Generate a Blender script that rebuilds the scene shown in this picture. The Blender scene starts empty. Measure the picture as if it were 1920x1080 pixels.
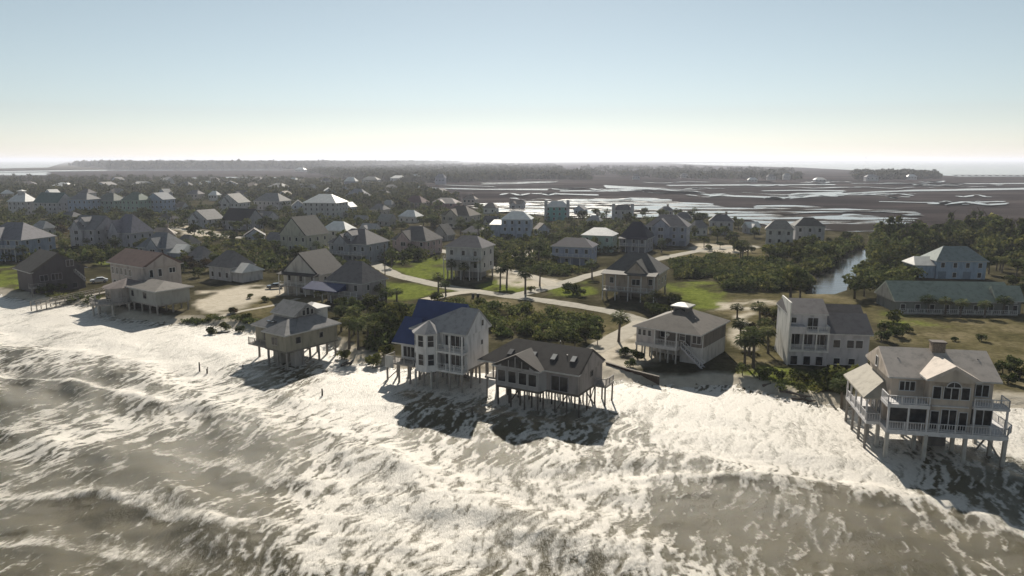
import bpy, math, random
import numpy as np
from mathutils import Vector, Matrix
R = math.radians
rnd = random.Random(7)
sc = bpy.context.scene
C = sc.collection

# ------------------------------------------------------------------ camera, sky, sun, exposure
CAM_H = 36.0; FPX = 1350.0; PITCH = math.atan(240 / FPX)
cam = bpy.data.cameras.new('camera'); co = bpy.data.objects.new('camera', cam); C.objects.link(co)
cam.sensor_width = 36; cam.lens = FPX / 1920 * 36; cam.clip_start = 0.5; cam.clip_end = 90000
co.location = (0, 0, CAM_H); co.rotation_euler = (math.pi / 2 - PITCH, 0, 0)
sc.camera = co
SUN_EL, SUN_AZ = 31.0, 0.6          # azimuth east of +Y, straight ahead of the camera
HAZE = 0.00011
w = bpy.data.worlds.new('World'); sc.world = w; w.use_nodes = True
nt = w.node_tree; bg = nt.nodes['Background']
sk = nt.nodes.new('ShaderNodeTexSky'); sk.sky_type = 'NISHITA'; sk.sun_disc = False
sk.sun_elevation = R(SUN_EL); sk.sun_rotation = R(SUN_AZ); sk.altitude = 2500
sk.air_density = 1.15; sk.dust_density = 0.7; sk.ozone_density = 1.0
hs = nt.nodes.new('ShaderNodeHueSaturation'); hs.inputs['Saturation'].default_value = 0.57; hs.inputs['Hue'].default_value = 0.475
nt.links.new(sk.outputs[0], hs.inputs['Color']); nt.links.new(hs.outputs[0], bg.inputs[0]); bg.inputs[1].default_value = 0.05
sl = bpy.data.lights.new('sun', 'SUN'); sl.energy = 5.0; sl.angle = R(0.53); sl.color = (1, 0.92, 0.79)
so = bpy.data.objects.new('sun', sl); C.objects.link(so)
sd = Vector((math.sin(R(SUN_AZ)) * math.cos(R(SUN_EL)), math.cos(R(SUN_AZ)) * math.cos(R(SUN_EL)), math.sin(R(SUN_EL))))
so.rotation_euler = sd.to_track_quat('Z', 'Y').to_euler(); so.location = (0, 0, 200)
sc.view_settings.view_transform = 'Standard'; sc.view_settings.look = 'None'
sc.view_settings.gamma = 1; sc.view_settings.exposure = 0.64
sc.render.engine = 'CYCLES'
sc.cycles.use_denoising = True
sc.cycles.max_bounces = 6; sc.cycles.transparent_max_bounces = 6; sc.cycles.volume_bounces = 1
sc.cycles.sample_clamp_indirect = 4.0; sc.cycles.caustics_reflective = False; sc.cycles.caustics_refractive = False

# ------------------------------------------------------------------ placing: where a sight line meets the ground
def ray(x, y):
    cx, cy = (x - 960) / FPX, -(y - 540) / FPX
    c, s = math.cos(PITCH), math.sin(PITCH)
    return (cx, c + cy * s, -s + cy * c)
def G(x, y, z=0.0):
    r = ray(x, y); t = (z - CAM_H) / r[2]
    return Vector((t * r[0], t * r[1], z))
def pix(p):
    c, s = math.cos(PITCH), math.sin(PITCH)
    dx, dy, dz = p[0], p[1], p[2] - CAM_H
    zc = dy * c - dz * s
    return 960 + FPX * dx / zc, 540 - FPX * (dy * s + dz * c) / zc, zc
def scale_at(p): return FPX / pix(p)[2]

# ------------------------------------------------------------------ numpy noise
def _hash(ix, iy, seed):
    h = (ix.astype(np.int64) * 374761393 + iy.astype(np.int64) * 668265263 + seed * 974634777) & 0xffffffff
    h = ((h ^ (h >> 13)) * 1274126177) & 0xffffffff
    return ((h ^ (h >> 16)) & 0xffff) / 65535.0
def vnoise(x, y, seed=0):
    x = np.asarray(x, float); y = np.asarray(y, float)
    ix, iy = np.floor(x), np.floor(y); fx, fy = x - ix, y - iy
    fx = fx * fx * fx * (fx * (fx * 6 - 15) + 10); fy = fy * fy * fy * (fy * (fy * 6 - 15) + 10)
    a, b = _hash(ix, iy, seed), _hash(ix + 1, iy, seed); c, d = _hash(ix, iy + 1, seed), _hash(ix + 1, iy + 1, seed)
    return (a + (b - a) * fx) * (1 - fy) + (c + (d - c) * fx) * fy
def fbm(x, y, seed=0, o=4, g=0.5):
    s = 0; a = 1; n = 0
    for i in range(o):
        s = s + a * vnoise(x * 2 ** i + 17.3 * i, y * 2 ** i - 9.1 * i, seed + i); n += a; a *= g
    return s / n
def seg_dist(px, py, pts):
    d = np.full(np.shape(px), 1e9)
    for (ax, ay), (bx, by) in zip(pts[:-1], pts[1:]):
        vx, vy = bx - ax, by - ay; L = vx * vx + vy * vy + 1e-9
        t = np.clip(((px - ax) * vx + (py - ay) * vy) / L, 0, 1)
        d = np.minimum(d, np.hypot(px - ax - t * vx, py - ay - t * vy))
    return d
def inside(px, py, poly):
    c = np.zeros(np.shape(px), bool); n = len(poly)
    for i in range(n):
        x1, y1 = poly[i]; x2, y2 = poly[(i + 1) % n]
        if y1 == y2: continue
        k = ((y1 > py) != (y2 > py)) & (px < (x2 - x1) * (py - y1) / (y2 - y1) + x1)
        c ^= k
    return c
def smooth(a, b, x):
    t = np.clip((x - a) / (b - a), 0, 1); return t * t * (3 - 2 * t)
def gpoly(pts, z=1.5): return [tuple(G(x, y, z)[:2]) for x, y in pts]

# ------------------------------------------------------------------ materials
MATS = {}
def nodes(name):
    m = bpy.data.materials.new(name); m.use_nodes = True
    t = m.node_tree; b = t.nodes['Principled BSDF']
    return m, t, b
def N(t, kind, **kw):
    n = t.nodes.new(kind)
    for k, v in kw.items():
        if k in n.inputs: n.inputs[k].default_value = v
        else: setattr(n, k, v)
    return n
def ramp(t, fac, stops):
    r = t.nodes.new('ShaderNodeValToRGB'); e = r.color_ramp.elements
    while len(e) < len(stops): e.new(0.5)
    for k, (p, c) in enumerate(stops):
        e[k].position = p; e[k].color = (*c, 1) if len(c) == 3 else c
    t.links.new(fac, r.inputs[0]); return r
def mixc(t, fac, a, b, mode='MIX'):
    n = t.nodes.new('ShaderNodeMix'); n.data_type = 'RGBA'; n.blend_type = mode
    for s, v in ((0, fac), (6, a), (7, b)):
        if hasattr(v, 'links'): t.links.new(v, n.inputs[s])
        elif isinstance(v, (int, float)): n.inputs[s].default_value = v
        else: n.inputs[s].default_value = (*v, 1)
    return n.outputs[2]
def coords(t, scale=(1, 1, 1), kind='Object'):
    tc = t.nodes.new('ShaderNodeTexCoord'); mp = t.nodes.new('ShaderNodeMapping')
    mp.inputs['Scale'].default_value = scale
    t.links.new(tc.outputs[kind], mp.inputs[0]); return mp.outputs[0]
def mat(kind, col, rough=0.75, spec=0.3):
    """painted siding, shingle, metal, wood, cloth ... : base colour with weathering of its own"""
    key = (kind, tuple(round(c, 3) for c in col))
    if key in MATS: return MATS[key]
    m, t, b = nodes(kind); k_ = {'siding': 0.86, 'shingle': 0.62, 'metal_roof': 0.85, 'trim_paint': 0.88}.get(kind, 1.0); col = tuple(c * k_ for c in col)
    dark = tuple(c * 0.64 for c in col); light = tuple(min(1, c * 1.12) for c in col)
    if kind == 'siding':
        v = coords(t, (0.35, 0.35, 0.12)); n = N(t, 'ShaderNodeTexNoise', Scale=3.0, Detail=5.0)
        t.links.new(v, n.inputs[0])
        wv = N(t, 'ShaderNodeTexWave', Scale=2.2, Distortion=0.0); wv.bands_direction = 'Z'
        t.links.new(coords(t), wv.inputs[0])
        bp = N(t, 'ShaderNodeBump', Strength=0.35, Distance=0.02); t.links.new(wv.outputs[1], bp.inputs['Height'])
        t.links.new(bp.outputs[0], b.inputs['Normal'])
        r = ramp(t, n.outputs[0], [(0.3, dark), (0.5, col), (0.75, light)]); rough = 0.7
    elif kind == 'shingle':
        v = coords(t); n = N(t, 'ShaderNodeTexNoise', Scale=0.9, Detail=8.0, Roughness=0.7)
        t.links.new(v, n.inputs[0])
        n2 = N(t, 'ShaderNodeTexNoise', Scale=9.0, Detail=2.0); t.links.new(v, n2.inputs[0])
        bp = N(t, 'ShaderNodeBump', Strength=0.4, Distance=0.03); t.links.new(n2.outputs[0], bp.inputs['Height'])
        t.links.new(bp.outputs[0], b.inputs['Normal'])
        r = ramp(t, n.outputs[0], [(0.3, dark), (0.5, col), (0.72, light)]); rough = 0.8; spec = 0.25
    elif kind == 'metal_roof':
        v = coords(t); n = N(t, 'ShaderNodeTexNoise', Scale=0.7, Detail=5.0); t.links.new(v, n.inputs[0])
        r = ramp(t, n.outputs[0], [(0.3, tuple(c * 0.85 for c in col)), (0.7, light)]); rough = 0.55; spec = 0.3
    elif kind == 'wood':
        v = coords(t, (1, 1, 0.3)); n = N(t, 'ShaderNodeTexNoise', Scale=4.0, Detail=6.0); t.links.new(v, n.inputs[0])
        r = ramp(t, n.outputs[0], [(0.3, dark), (0.7, light)]); rough = 0.85; spec = 0.15
    elif kind == 'brick':
        v = coords(t); n = N(t, 'ShaderNodeTexNoise', Scale=8.0, Detail=3.0); t.links.new(v, n.inputs[0])
        r = ramp(t, n.outputs[0], [(0.35, dark), (0.65, light)]); rough = 0.9; spec = 0.1
    else:
        v = coords(t); n = N(t, 'ShaderNodeTexNoise', Scale=2.0, Detail=4.0); t.links.new(v, n.inputs[0])
        r = ramp(t, n.outputs[0], [(0.3, tuple(c * 0.85 for c in col)), (0.7, light)])
    t.links.new(r.outputs[0], b.inputs['Base Color'])
    b.inputs['Roughness'].default_value = rough; b.inputs['Specular IOR Level'].default_value = spec
    MATS[key] = m; return m
def glass_mat(q=0):
    """window glass; 1 and 2 have drawn blinds behind it"""
    if ('glass', q) in MATS: return MATS['glass', q]
    m, t, b = nodes('window_glass'); n = N(t, 'ShaderNodeTexNoise', Scale=1.3); t.links.new(coords(t), n.inputs[0])
    lo, hi = (((0.008, 0.01, 0.014), (0.03, 0.034, 0.04)), ((0.03, 0.03, 0.033), (0.07, 0.07, 0.07)), ((0.012, 0.013, 0.016), (0.035, 0.037, 0.04)))[q]
    r = ramp(t, n.outputs[0], [(0.4, lo), (0.65, hi)]); t.links.new(r.outputs[0], b.inputs['Base Color'])
    b.inputs['Roughness'].default_value = 0.1; b.inputs['Specular IOR Level'].default_value = 0.3
    MATS['glass', q] = m; return m
def leaf_mat(name, cols, trans=0.3):
    m = bpy.data.materials.new(name); m.use_nodes = True; t = m.node_tree; t.nodes.clear()
    o = N(t, 'ShaderNodeOutputMaterial'); d = N(t, 'ShaderNodeBsdfDiffuse'); tr = N(t, 'ShaderNodeBsdfTranslucent'); mx = N(t, 'ShaderNodeMixShader')
    mx.inputs[0].default_value = trans
    at = N(t, 'ShaderNodeObjectInfo'); n = N(t, 'ShaderNodeTexNoise', Scale=0.8, Detail=3.0); t.links.new(coords(t), n.inputs[0])
    r = ramp(t, n.outputs[0], [(0.32, cols[0]), (0.52, cols[1]), (0.7, cols[2])])
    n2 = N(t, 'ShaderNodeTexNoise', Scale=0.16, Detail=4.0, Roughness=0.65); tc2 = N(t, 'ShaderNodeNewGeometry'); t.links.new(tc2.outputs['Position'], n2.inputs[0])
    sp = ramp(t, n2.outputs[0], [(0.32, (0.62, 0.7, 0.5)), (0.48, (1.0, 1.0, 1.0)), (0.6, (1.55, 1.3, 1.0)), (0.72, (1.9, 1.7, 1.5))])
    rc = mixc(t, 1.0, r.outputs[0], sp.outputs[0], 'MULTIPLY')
    hs = N(t, 'ShaderNodeHueSaturation'); mp = N(t, 'ShaderNodeMapRange'); mp.inputs[3].default_value = 0.7; mp.inputs[4].default_value = 1.6
    t.links.new(at.outputs['Random'], mp.inputs[0]); t.links.new(mp.outputs[0], hs.inputs['Value']); t.links.new(rc, hs.inputs['Color'])
    t.links.new(hs.outputs[0], d.inputs[0]); t.links.new(hs.outputs[0], tr.inputs[0])
    t.links.new(d.outputs[0], mx.inputs[1]); t.links.new(tr.outputs[0], mx.inputs[2]); t.links.new(mx.outputs[0], o.inputs[0])
    return m
M_SHRUB = leaf_mat('shrub_leaves', [(0.0312, 0.0403, 0.0156), (0.0676, 0.0832, 0.0325), (0.1495, 0.1625, 0.0715)])
M_PALM = leaf_mat('palm_fronds', [(0.0338, 0.0455, 0.0195), (0.0650, 0.0806, 0.0390), (0.1430, 0.1495, 0.0845)])
M_PINE = leaf_mat('pine_needles', [(0.0390, 0.0520, 0.0208), (0.0780, 0.0936, 0.0390), (0.1495, 0.1625, 0.0715)])
M_DRY = leaf_mat('dry_leaves', [(0.035, 0.03, 0.018), (0.06, 0.05, 0.03), (0.1, 0.085, 0.05)])
M_FAR = leaf_mat('distant_leaves', [(0.0182, 0.0234, 0.0130), (0.0390, 0.0442, 0.0234), (0.0715, 0.0715, 0.0390)], 0.2)
BARK = mat('wood', (0.09, 0.075, 0.06))

# ------------------------------------------------------------------ meshes and objects
def tag(o, label=None, cat=None, group=None, kind=None):
    if label: o['label'] = label
    if cat: o['category'] = cat
    if group: o['group'] = group
    if kind: o['kind'] = kind
    return o
def link(name, me, parent=None):
    o = bpy.data.objects.new(name, me); C.objects.link(o)
    if parent is not None: o.parent = parent
    return o
def empty(name, loc, rz=0.0, label=None, cat=None, group=None):
    o = bpy.data.objects.new(name, None); C.objects.link(o); o.location = loc; o.rotation_euler = (0, 0, rz)
    o.empty_display_size = 0.5
    return tag(o, label, cat, group)
class MB:
    def __init__(s): s.v = []; s.f = []
    def poly(s, pts):
        n = len(s.v); s.v += [tuple(p) for p in pts]; s.f.append(list(range(n, n + len(pts)))); return s
    def box(s, x0, x1, y0, y1, z0, z1):
        n = len(s.v)
        s.v += [(x, y, z) for z in (z0, z1) for y in (y0, y1) for x in (x0, x1)]
        s.f += [[n + i for i in q] for q in ((0, 2, 3, 1), (4, 5, 7, 6), (0, 1, 5, 4), (2, 6, 7, 3), (0, 4, 6, 2), (1, 3, 7, 5))]; return s
    def prism(s, pts, z0, z1):
        k = len(pts); n = len(s.v)
        s.v += [(x, y, z0) for x, y in pts] + [(x, y, z1) for x, y in pts]
        s.f.append([n + i for i in reversed(range(k))]); s.f.append([n + k + i for i in range(k)])
        for i in range(k): s.f.append([n + i, n + (i + 1) % k, n + k + (i + 1) % k, n + k + i])
        return s
    def solid(s, top, bot):
        k = len(top); n = len(s.v); s.v += [tuple(p) for p in bot] + [tuple(p) for p in top]
        s.f.append([n + i for i in reversed(range(k))]); s.f.append([n + k + i for i in range(k)])
        for i in range(k): s.f.append([n + i, n + (i + 1) % k, n + k + (i + 1) % k, n + k + i])
        return s
    def tube(s, pts, rad, k=7, cap=True):
        pts = [Vector(p) for p in pts]; n = len(s.v); rad = rad if isinstance(rad, (list, tuple)) else [rad] * len(pts)
        for i, p in enumerate(pts):
            d = (pts[min(i + 1, len(pts) - 1)] - pts[max(i - 1, 0)]).normalized()
            a = d.cross(Vector((0, 0, 1)) if abs(d.z) < 0.95 else Vector((1, 0, 0))).normalized(); b = d.cross(a)
            for j in range(k):
                q = p + (a * math.cos(2 * math.pi * j / k) + b * math.sin(2 * math.pi * j / k)) * rad[i]; s.v.append(tuple(q))
        for i in range(len(pts) - 1):
            for j in range(k): s.f.append([n + i * k + j, n + i * k + (j + 1) % k, n + (i + 1) * k + (j + 1) % k, n + (i + 1) * k + j])
        if cap:
            s.f.append([n + j for j in range(k)]); s.f.append([n + (len(pts) - 1) * k + j for j in reversed(range(k))])
        return s
    def bar(s, a, b, w=0.1, h=0.1):
        a, b = Vector(a), Vector(b); d = (b - a).normalized()
        u = d.cross(Vector((0, 0, 1)) if abs(d.z) < 0.95 else Vector((1, 0, 0))).normalized() * w / 2; v = u.cross(d).normalized() * h / 2
        n = len(s.v); s.v += [tuple(p + q) for p in (a, b) for q in (-u - v, u - v, u + v, -u + v)]
        s.f += [[n + i for i in q] for q in ((0, 1, 2, 3), (7, 6, 5, 4), (0, 4, 5, 1), (1, 5, 6, 2), (2, 6, 7, 3), (3, 7, 4, 0))]; return s
    def mesh(s, name, m):
        me = bpy.data.meshes.new(name); me.from_pydata(s.v, [], s.f); me.materials.append(m); me.update(); return me
    def out(s, name, m, parent=None, smooth=False):
        me = s.mesh(name, m)
        if smooth:
            for p in me.polygons: p.use_smooth = True
        return link(name, me, parent)
def np_mesh(name, v, f, m, smooth=False):
    me = bpy.data.meshes.new(name); v = np.asarray(v, np.float32); f = np.asarray(f, np.int32); k = f.shape[1]
    me.vertices.add(len(v)); me.vertices.foreach_set('co', v.ravel())
    me.loops.add(f.size); me.loops.foreach_set('vertex_index', f.ravel())
    me.polygons.add(len(f)); me.polygons.foreach_set('loop_start', np.arange(len(f), dtype=np.int32) * k)
    me.polygons.foreach_set('loop_total', np.full(len(f), k, np.int32))
    if smooth: me.polygons.foreach_set('use_smooth', np.ones(len(f), bool))
    me.materials.append(m); me.update(calc_edges=True); return me
def attr(me, name, vals):
    a = me.attributes.new(name, 'FLOAT', 'POINT'); a.data.foreach_set('value', np.asarray(vals, np.float32))

# ------------------------------------------------------------------ the ground: one sheet from the sea bed to the horizon
BLUFF_PX = [(-700, 500), (-200, 528), (0, 543), (70, 556), (180, 566), (240, 588), (330, 598), (395, 596), (450, 606), (560, 622), (640, 640),
            (672, 668), (720, 672), (800, 680), (900, 684), (960, 676), (1060, 680), (1140, 694), (1200, 704), (1290, 712), (1370, 705), (1440, 724),
            (1520, 742), (1590, 748), (1660, 730), (1760, 728), (1880, 744), (1960, 752), (2400, 800), (3200, 860)]
BLUFF = gpoly(BLUFF_PX, 1.3)
LAND = BLUFF + [(900, 60), (60000, 2000), (60000, 90000), (-60000, 90000), (-60000, 2000)]
def inland(x, y):
    d = seg_dist(x, y, BLUFF)
    return np.where(inside(x, y, LAND), d, -d)
def height(x, y, s=None):
    s = inland(x, y) if s is None else s
    wob = (fbm(x / 7, y / 7, 3) - 0.5) * 3.0
    s2 = s + wob * smooth(0, 3, np.abs(s) + 1.5)
    up = 1.5 + (fbm(x / 14, y / 14, 5) - 0.5) * 0.35 * smooth(0, 8, s2)
    top = smooth(-1.6, 0.8, s2)
    sea = 0.62 + s2 * 0.05 + (fbm(x / 9, y / 9, 9) - 0.5) * 0.25
    return np.where(s2 > 0.8, up, sea * (1 - top) + 1.5 * top).clip(-3, 4)
def hz(x, y): return float(height(np.array([x]), np.array([y]))[0])

rows = [30.0]
while rows[-1] < 60000: rows.append(rows[-1] + max(0.9, rows[-1] * 0.0115))
rows = np.array(rows); cols = np.linspace(-1.35, 1.35, 430)
gx = (rows[:, None] * cols[None, :]).ravel(); gy = (rows[:, None] * np.ones_like(cols)[None, :]).ravel()
gs = inland(gx, gy); gz = height(gx, gy, gs)
gz = np.where(gy > 420, 1.2, gz)
CANAL = [(1508, 552), (1528, 524), (1560, 499), (1600, 468), (1638, 466), (1630, 490), (1606, 520), (1580, 550)]
gz = np.where(inside(gx, gy, gpoly(CANAL, 1.2)), 0.3, gz)
def zone(polys, soft=3.0, wob=4.0, z=1.5):
    dx = (fbm(gx / 9, gy / 9, 21, 3) - 0.5) * wob; dy = (fbm(gx / 9, gy / 9, 31, 3) - 0.5) * wob
    r = np.zeros_like(gx)
    for p in polys:
        q = gpoly(p, z); xs = [a[0] for a in q]; ys = [a[1] for a in q]
        k = (gx > min(xs) - 20) & (gx < max(xs) + 20) & (gy > min(ys) - 20) & (gy < max(ys) + 20)
        if not k.any(): continue
        X, Y = gx[k] + dx[k], gy[k] + dy[k]
        d = seg_dist(X, Y, q + q[:1]); ins = inside(X, Y, q)
        r[k] = np.maximum(r[k], smooth(-soft, soft * 0.4, np.where(ins, d, -d)))
    return r
LAWN = [[(1256, 532), (1345, 530), (1352, 572), (1300, 582), (1262, 556)], [(722, 480), (832, 486), (842, 522), (764, 520)],
        [(700, 528), (790, 532), (850, 548), (760, 560), (700, 556)], [(0, 498), (92, 494), (60, 545), (0, 540)], [(186, 466), (235, 478), (215, 505), (190, 498)],
        [(1040, 540), (1090, 524), (1110, 552), (1050, 556)], [(930, 520), (1040, 528), (985, 548), (915, 540)], [(1650, 585), (1720, 590), (1760, 612), (1660, 604)],
        [(1380, 715), (1440, 690), (1540, 705), (1560, 730), (1440, 722)]]
TAN = [[(1340, 556), (1480, 560), (1500, 600), (1460, 680), (1390, 700), (1380, 620)], [(820, 558), (960, 566), (1180, 600), (1130, 648), (1080, 620), (960, 580), (840, 575)], [(1372, 545), (1540, 545), (1640, 575), (1660, 600), (1440, 590), (1390, 575)],
       [(1650, 595), (1930, 598), (2100, 640), (2000, 752), (1900, 735), (1860, 690), (1700, 640)], [(1250, 468), (1420, 466), (1440, 486), (1270, 492)], [(560, 550), (620, 540), (560, 600), (430, 590), (400, 560)]]
SAND = [[(395, 545), (520, 535), (560, 548), (440, 570), (400, 590)], [(330, 420), (420, 436), (412, 448), (340, 436)], [(1130, 640), (1200, 610), (1240, 680), (1160, 700)],
        [(940, 478), (1035, 466), (1030, 476), (945, 488)], [(1310, 458), (1420, 462), (1400, 476), (1300, 470)], [(930, 505), (1000, 516), (1060, 530), (1000, 540), (940, 524)],
        [(1376, 590), (1400, 580), (1420, 640), (1400, 660)], [(1340, 566), (1440, 566), (1430, 572), (1345, 574)], [(60, 560), (240, 560), (250, 600), (180, 580)]]
MARSH = [[(780, 345), (1000, 335), (1920, 335), (2600, 330), (2600, 480), (1930, 470), (1700, 440), (1560, 430), (1440, 424), (1320, 408), (1190, 408), (1090, 402), (920, 398), (840, 376)],
         [(-900, 318), (700, 318), (760, 330), (640, 336), (500, 330), (300, 336), (-900, 352)], [(1000, 303), (2600, 303), (2600, 336), (900, 336)], [(540, 301), (1920, 301), (2600, 304), (-600, 304)]]
z_lawn, z_tan, z_sand = zone(LAWN, 2.2, 7), zone(TAN, 4, 8), zone(SAND, 2.5, 13)
z_lawn *= smooth(0.25, 0.5, fbm(gx / 6, gy / 6, 141, 4)) * 0.9
z_sand *= smooth(0.2, 0.42, fbm(gx / 5, gy / 5, 142, 4))
z_marsh = zone(MARSH, 10, 25, 1.2)
z_sand = np.maximum(z_sand, 1 - smooth(0.0, 2.6, gs + (fbm(gx / 4, gy / 4, 77) - 0.5) * 4))
nr, nc = len(rows), len(cols)
idx = np.arange(nr * nc).reshape(nr, nc)
gf = np.stack([idx[:-1, :-1], idx[:-1, 1:], idx[1:, 1:], idx[1:, :-1]], -1).reshape(-1, 4)
m, t, b = nodes('ground_soil')
def A(t, n):
    a = t.nodes.new('ShaderNodeAttribute'); a.attribute_name = n; return a.outputs['Fac']
v = coords(t)
n1 = N(t, 'ShaderNodeTexNoise', Scale=0.09, Detail=9.0, Roughness=0.65); t.links.new(v, n1.inputs[0])
n2 = N(t, 'ShaderNodeTexNoise', Scale=0.9, Detail=8.0, Roughness=0.7); t.links.new(v, n2.inputs[0])
base = ramp(t, n1.outputs[0], [(0.3, (0.024, 0.023, 0.013)), (0.5, (0.05, 0.046, 0.026)), (0.72, (0.12, 0.105, 0.07))]).outputs[0]
det = ramp(t, n2.outputs[0], [(0.3, (0.55, 0.55, 0.55)), (0.7, (1.35, 1.35, 1.35))]).outputs[0]
lawn = ramp(t, n2.outputs[0], [(0.35, (0.07, 0.088, 0.016)), (0.65, (0.17, 0.2, 0.045))]).outputs[0]
tan = ramp(t, n1.outputs[0], [(0.3, (0.055, 0.052, 0.024)), (0.5, (0.1, 0.088, 0.046)), (0.7, (0.19, 0.16, 0.1))]).outputs[0]
sand = ramp(t, n2.outputs[0], [(0.3, (0.36, 0.32, 0.255)), (0.7, (0.52, 0.475, 0.4))]).outputs[0]
ms = N(t, 'ShaderNodeTexNoise', Scale=0.012, Detail=9.0, Roughness=0.62); t.links.new(coords(t, (0.5, 1, 1)), ms.inputs[0])
marsh = ramp(t, ms.outputs[0], [(0.35, (0.022, 0.019, 0.020)), (0.5, (0.042, 0.036, 0.037)), (0.68, (0.085, 0.073, 0.07))]).outputs[0]
c = mixc(t, A(t, 'marsh'), base, marsh); c = mixc(t, A(t, 'tan'), c, tan); c = mixc(t, 1.0, c, det, 'MULTIPLY'); c = mixc(t, A(t, 'lawn'), c, lawn); c = mixc(t, A(t, 'sand'), c, sand)
wet = A(t, 'wet'); t.links.new(mixc(t, wet, c, (0.17, 0.15, 0.12)), b.inputs['Base Color'])
for nm, lo_, hi_ in (('Roughness', 0.95, 0.4), ('Specular IOR Level', 0.0, 0.5)):
    mr = N(t, 'ShaderNodeMapRange'); mr.inputs[3].default_value = lo_; mr.inputs[4].default_value = hi_; t.links.new(wet, mr.inputs[0]); t.links.new(mr.outputs[0], b.inputs[nm])
bp = N(t, 'ShaderNodeBump', Strength=0.6, Distance=0.25); t.links.new(n2.outputs[0], bp.inputs['Height']); t.links.new(bp.outputs[0], b.inputs['Normal'])
gme = np_mesh('ground', np.stack([gx, gy, gz], 1), gf, m, True)
for n, a in (('lawn', z_lawn), ('tan', z_tan), ('sand', z_sand), ('marsh', z_marsh), ('wet', 1 - smooth(-4.5, -1.0, gs + (fbm(gx / 5, gy / 5, 78) - 0.5) * 5))): attr(gme, n, a)
tag(link('ground', gme), kind='structure')

# ------------------------------------------------------------------ the sea: real waves, foam where it breaks
def sea_axis(a, b, lo, hi, far):
    out = [a]
    while out[-1] < b: out.append(out[-1] + lo + (hi - lo) * max(0, min(1, (out[-1] - 40) / far)))
    return np.array(out)
sx = np.arange(-190, 112, 0.30); sy = sea_axis(34, 196, 0.21, 0.5, 130)
X, Y = np.meshgrid(sx, sy)
keep = np.abs(X) < Y * 0.86 + 22
S = np.full(X.shape, -200.0); S[keep] = inland(X[keep], Y[keep])
dirs = []
wr = random.Random(3)
Z = np.zeros_like(X)
U = X * 0.82 - Y * 0.57; V = X * 0.57 + Y * 0.82        # along the shore, towards the shore
warp = (fbm(X / 26, Y / 26, 41, 3) - 0.5) * 9
# swell trains
for L, amp, ang in ((19, 0.66, 0.0), (12.5, 0.42, 0.22), (8.3, 0.2, -0.3), (6.1, 0.12, 0.45), (4.4, 0.07, -0.5), (3.2, 0.045, 0.7), (2.3, 0.03, -0.8)):
    ph = (V * math.cos(ang) + U * math.sin(ang) + warp * (0.5 + 0.08 * L)) * 2 * math.pi / L + wr.random() * 6
    env = 0.35 + 1.3 * vnoise(X / (L * 2.1) + L, Y / (L * 2.1), int(L * 10))
    sn = (np.sin(ph) + 1) / 2
    Z += 0.5 * amp * env * (2 * sn ** 1.7 - 0.9)
Z += (fbm(X / 1.5, Y / 1.9, 51, 4, 0.6) - 0.5) * 0.24
# breakers: crest lines
CREST = [([(-120, 700), (0, 706), (130, 716), (245, 742), (300, 760)], 0.95), ([(380, 985), (440, 992), (500, 985), (560, 1000)], 0.5), ([(-60, 935), (180, 930), (330, 968), (420, 1000)], 0.7),
         ([(1240, 890), (1380, 892), (1480, 900), (1640, 915), (1780, 948), (1900, 1000), (2000, 1040)], 0.75), ([(880, 1005), (960, 1000), (1060, 1010), (1140, 1022), (1220, 1025)], 0.6),
         ([(660, 935), (720, 932), (760, 950)], 0.5), ([(380, 780), (450, 775), (520, 800)], 0.4), ([(600, 860), (700, 850), (780, 872)], 0.4),
         ([(1150, 724), (1290, 746), (1400, 754), (1500, 776), (1600, 794)], 0.22), ([(300, 642), (420, 670), (560, 748), (680, 764), (760, 792)], 0.24), ([(-60, 592), (120, 622), (260, 652), (380, 676)], 0.22), ([(1180, 792), (1330, 802), (1500, 832), (1640, 872)], 0.3), ([(300, 850), (420, 862), (560, 905)], 0.3), ([(-40, 1030), (160, 1020), (320, 1050)], 0.4)]
crestfoam = np.zeros_like(X)
for pts, amp in CREST:
    q = gpoly(pts, 0.3); xs = [p[0] for p in q]; ys = [p[1] for p in q]
    k = (X > min(xs) - 9) & (X < max(xs) + 9) & (Y > min(ys) - 9) & (Y < max(ys) + 9)
    d = np.full(X.shape, 99.0); wx = (fbm(X[k] / 5, Y[k] / 5, 61, 3) - 0.5) * 3.0
    d[k] = seg_dist(X[k], Y[k] + wx, q)
    qv = np.interp(X, *zip(*sorted((p[0], p[1]) for p in q)))
    side = smooth(-0.9, 0.9, Y - qv)                     # shoreward face is steeper
    prof = side * np.exp(-(d / 1.5) ** 2) + (1 - side) * np.exp(-(d / 3.2) ** 2)
    Z += 0.75 * amp * prof
    crestfoam = np.maximum(crestfoam, (side * np.exp(-(d / 2.6) ** 2) + (1 - side) * np.exp(-(d / 0.6) ** 2)) * (0.6 + amp * 0.4))
calm = smooth(-8, -38, S)                                # waves die out up the beach
bed = np.full(X.shape, -3.0); near = keep & (S > -60) & (S < 10); bed[near] = height(X[near], Y[near], S[near])
swash = smooth(-1, -9, S) * 0.6
Z = Z * (0.10 + 0.90 * calm) + 0.12 + 0.30 * (1 - calm)
# thin swash sheet lying on the sand
Z = np.where((bed > Z - 0.05) & (bed < 0.95), np.where(S > -14 - 6 * (fbm(X / 6, Y / 6, 71) - 0.5), bed + 0.03 * (fbm(X / 1.2, Y / 1.2, 72) - 0.25) * 2, Z), Z)
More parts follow.
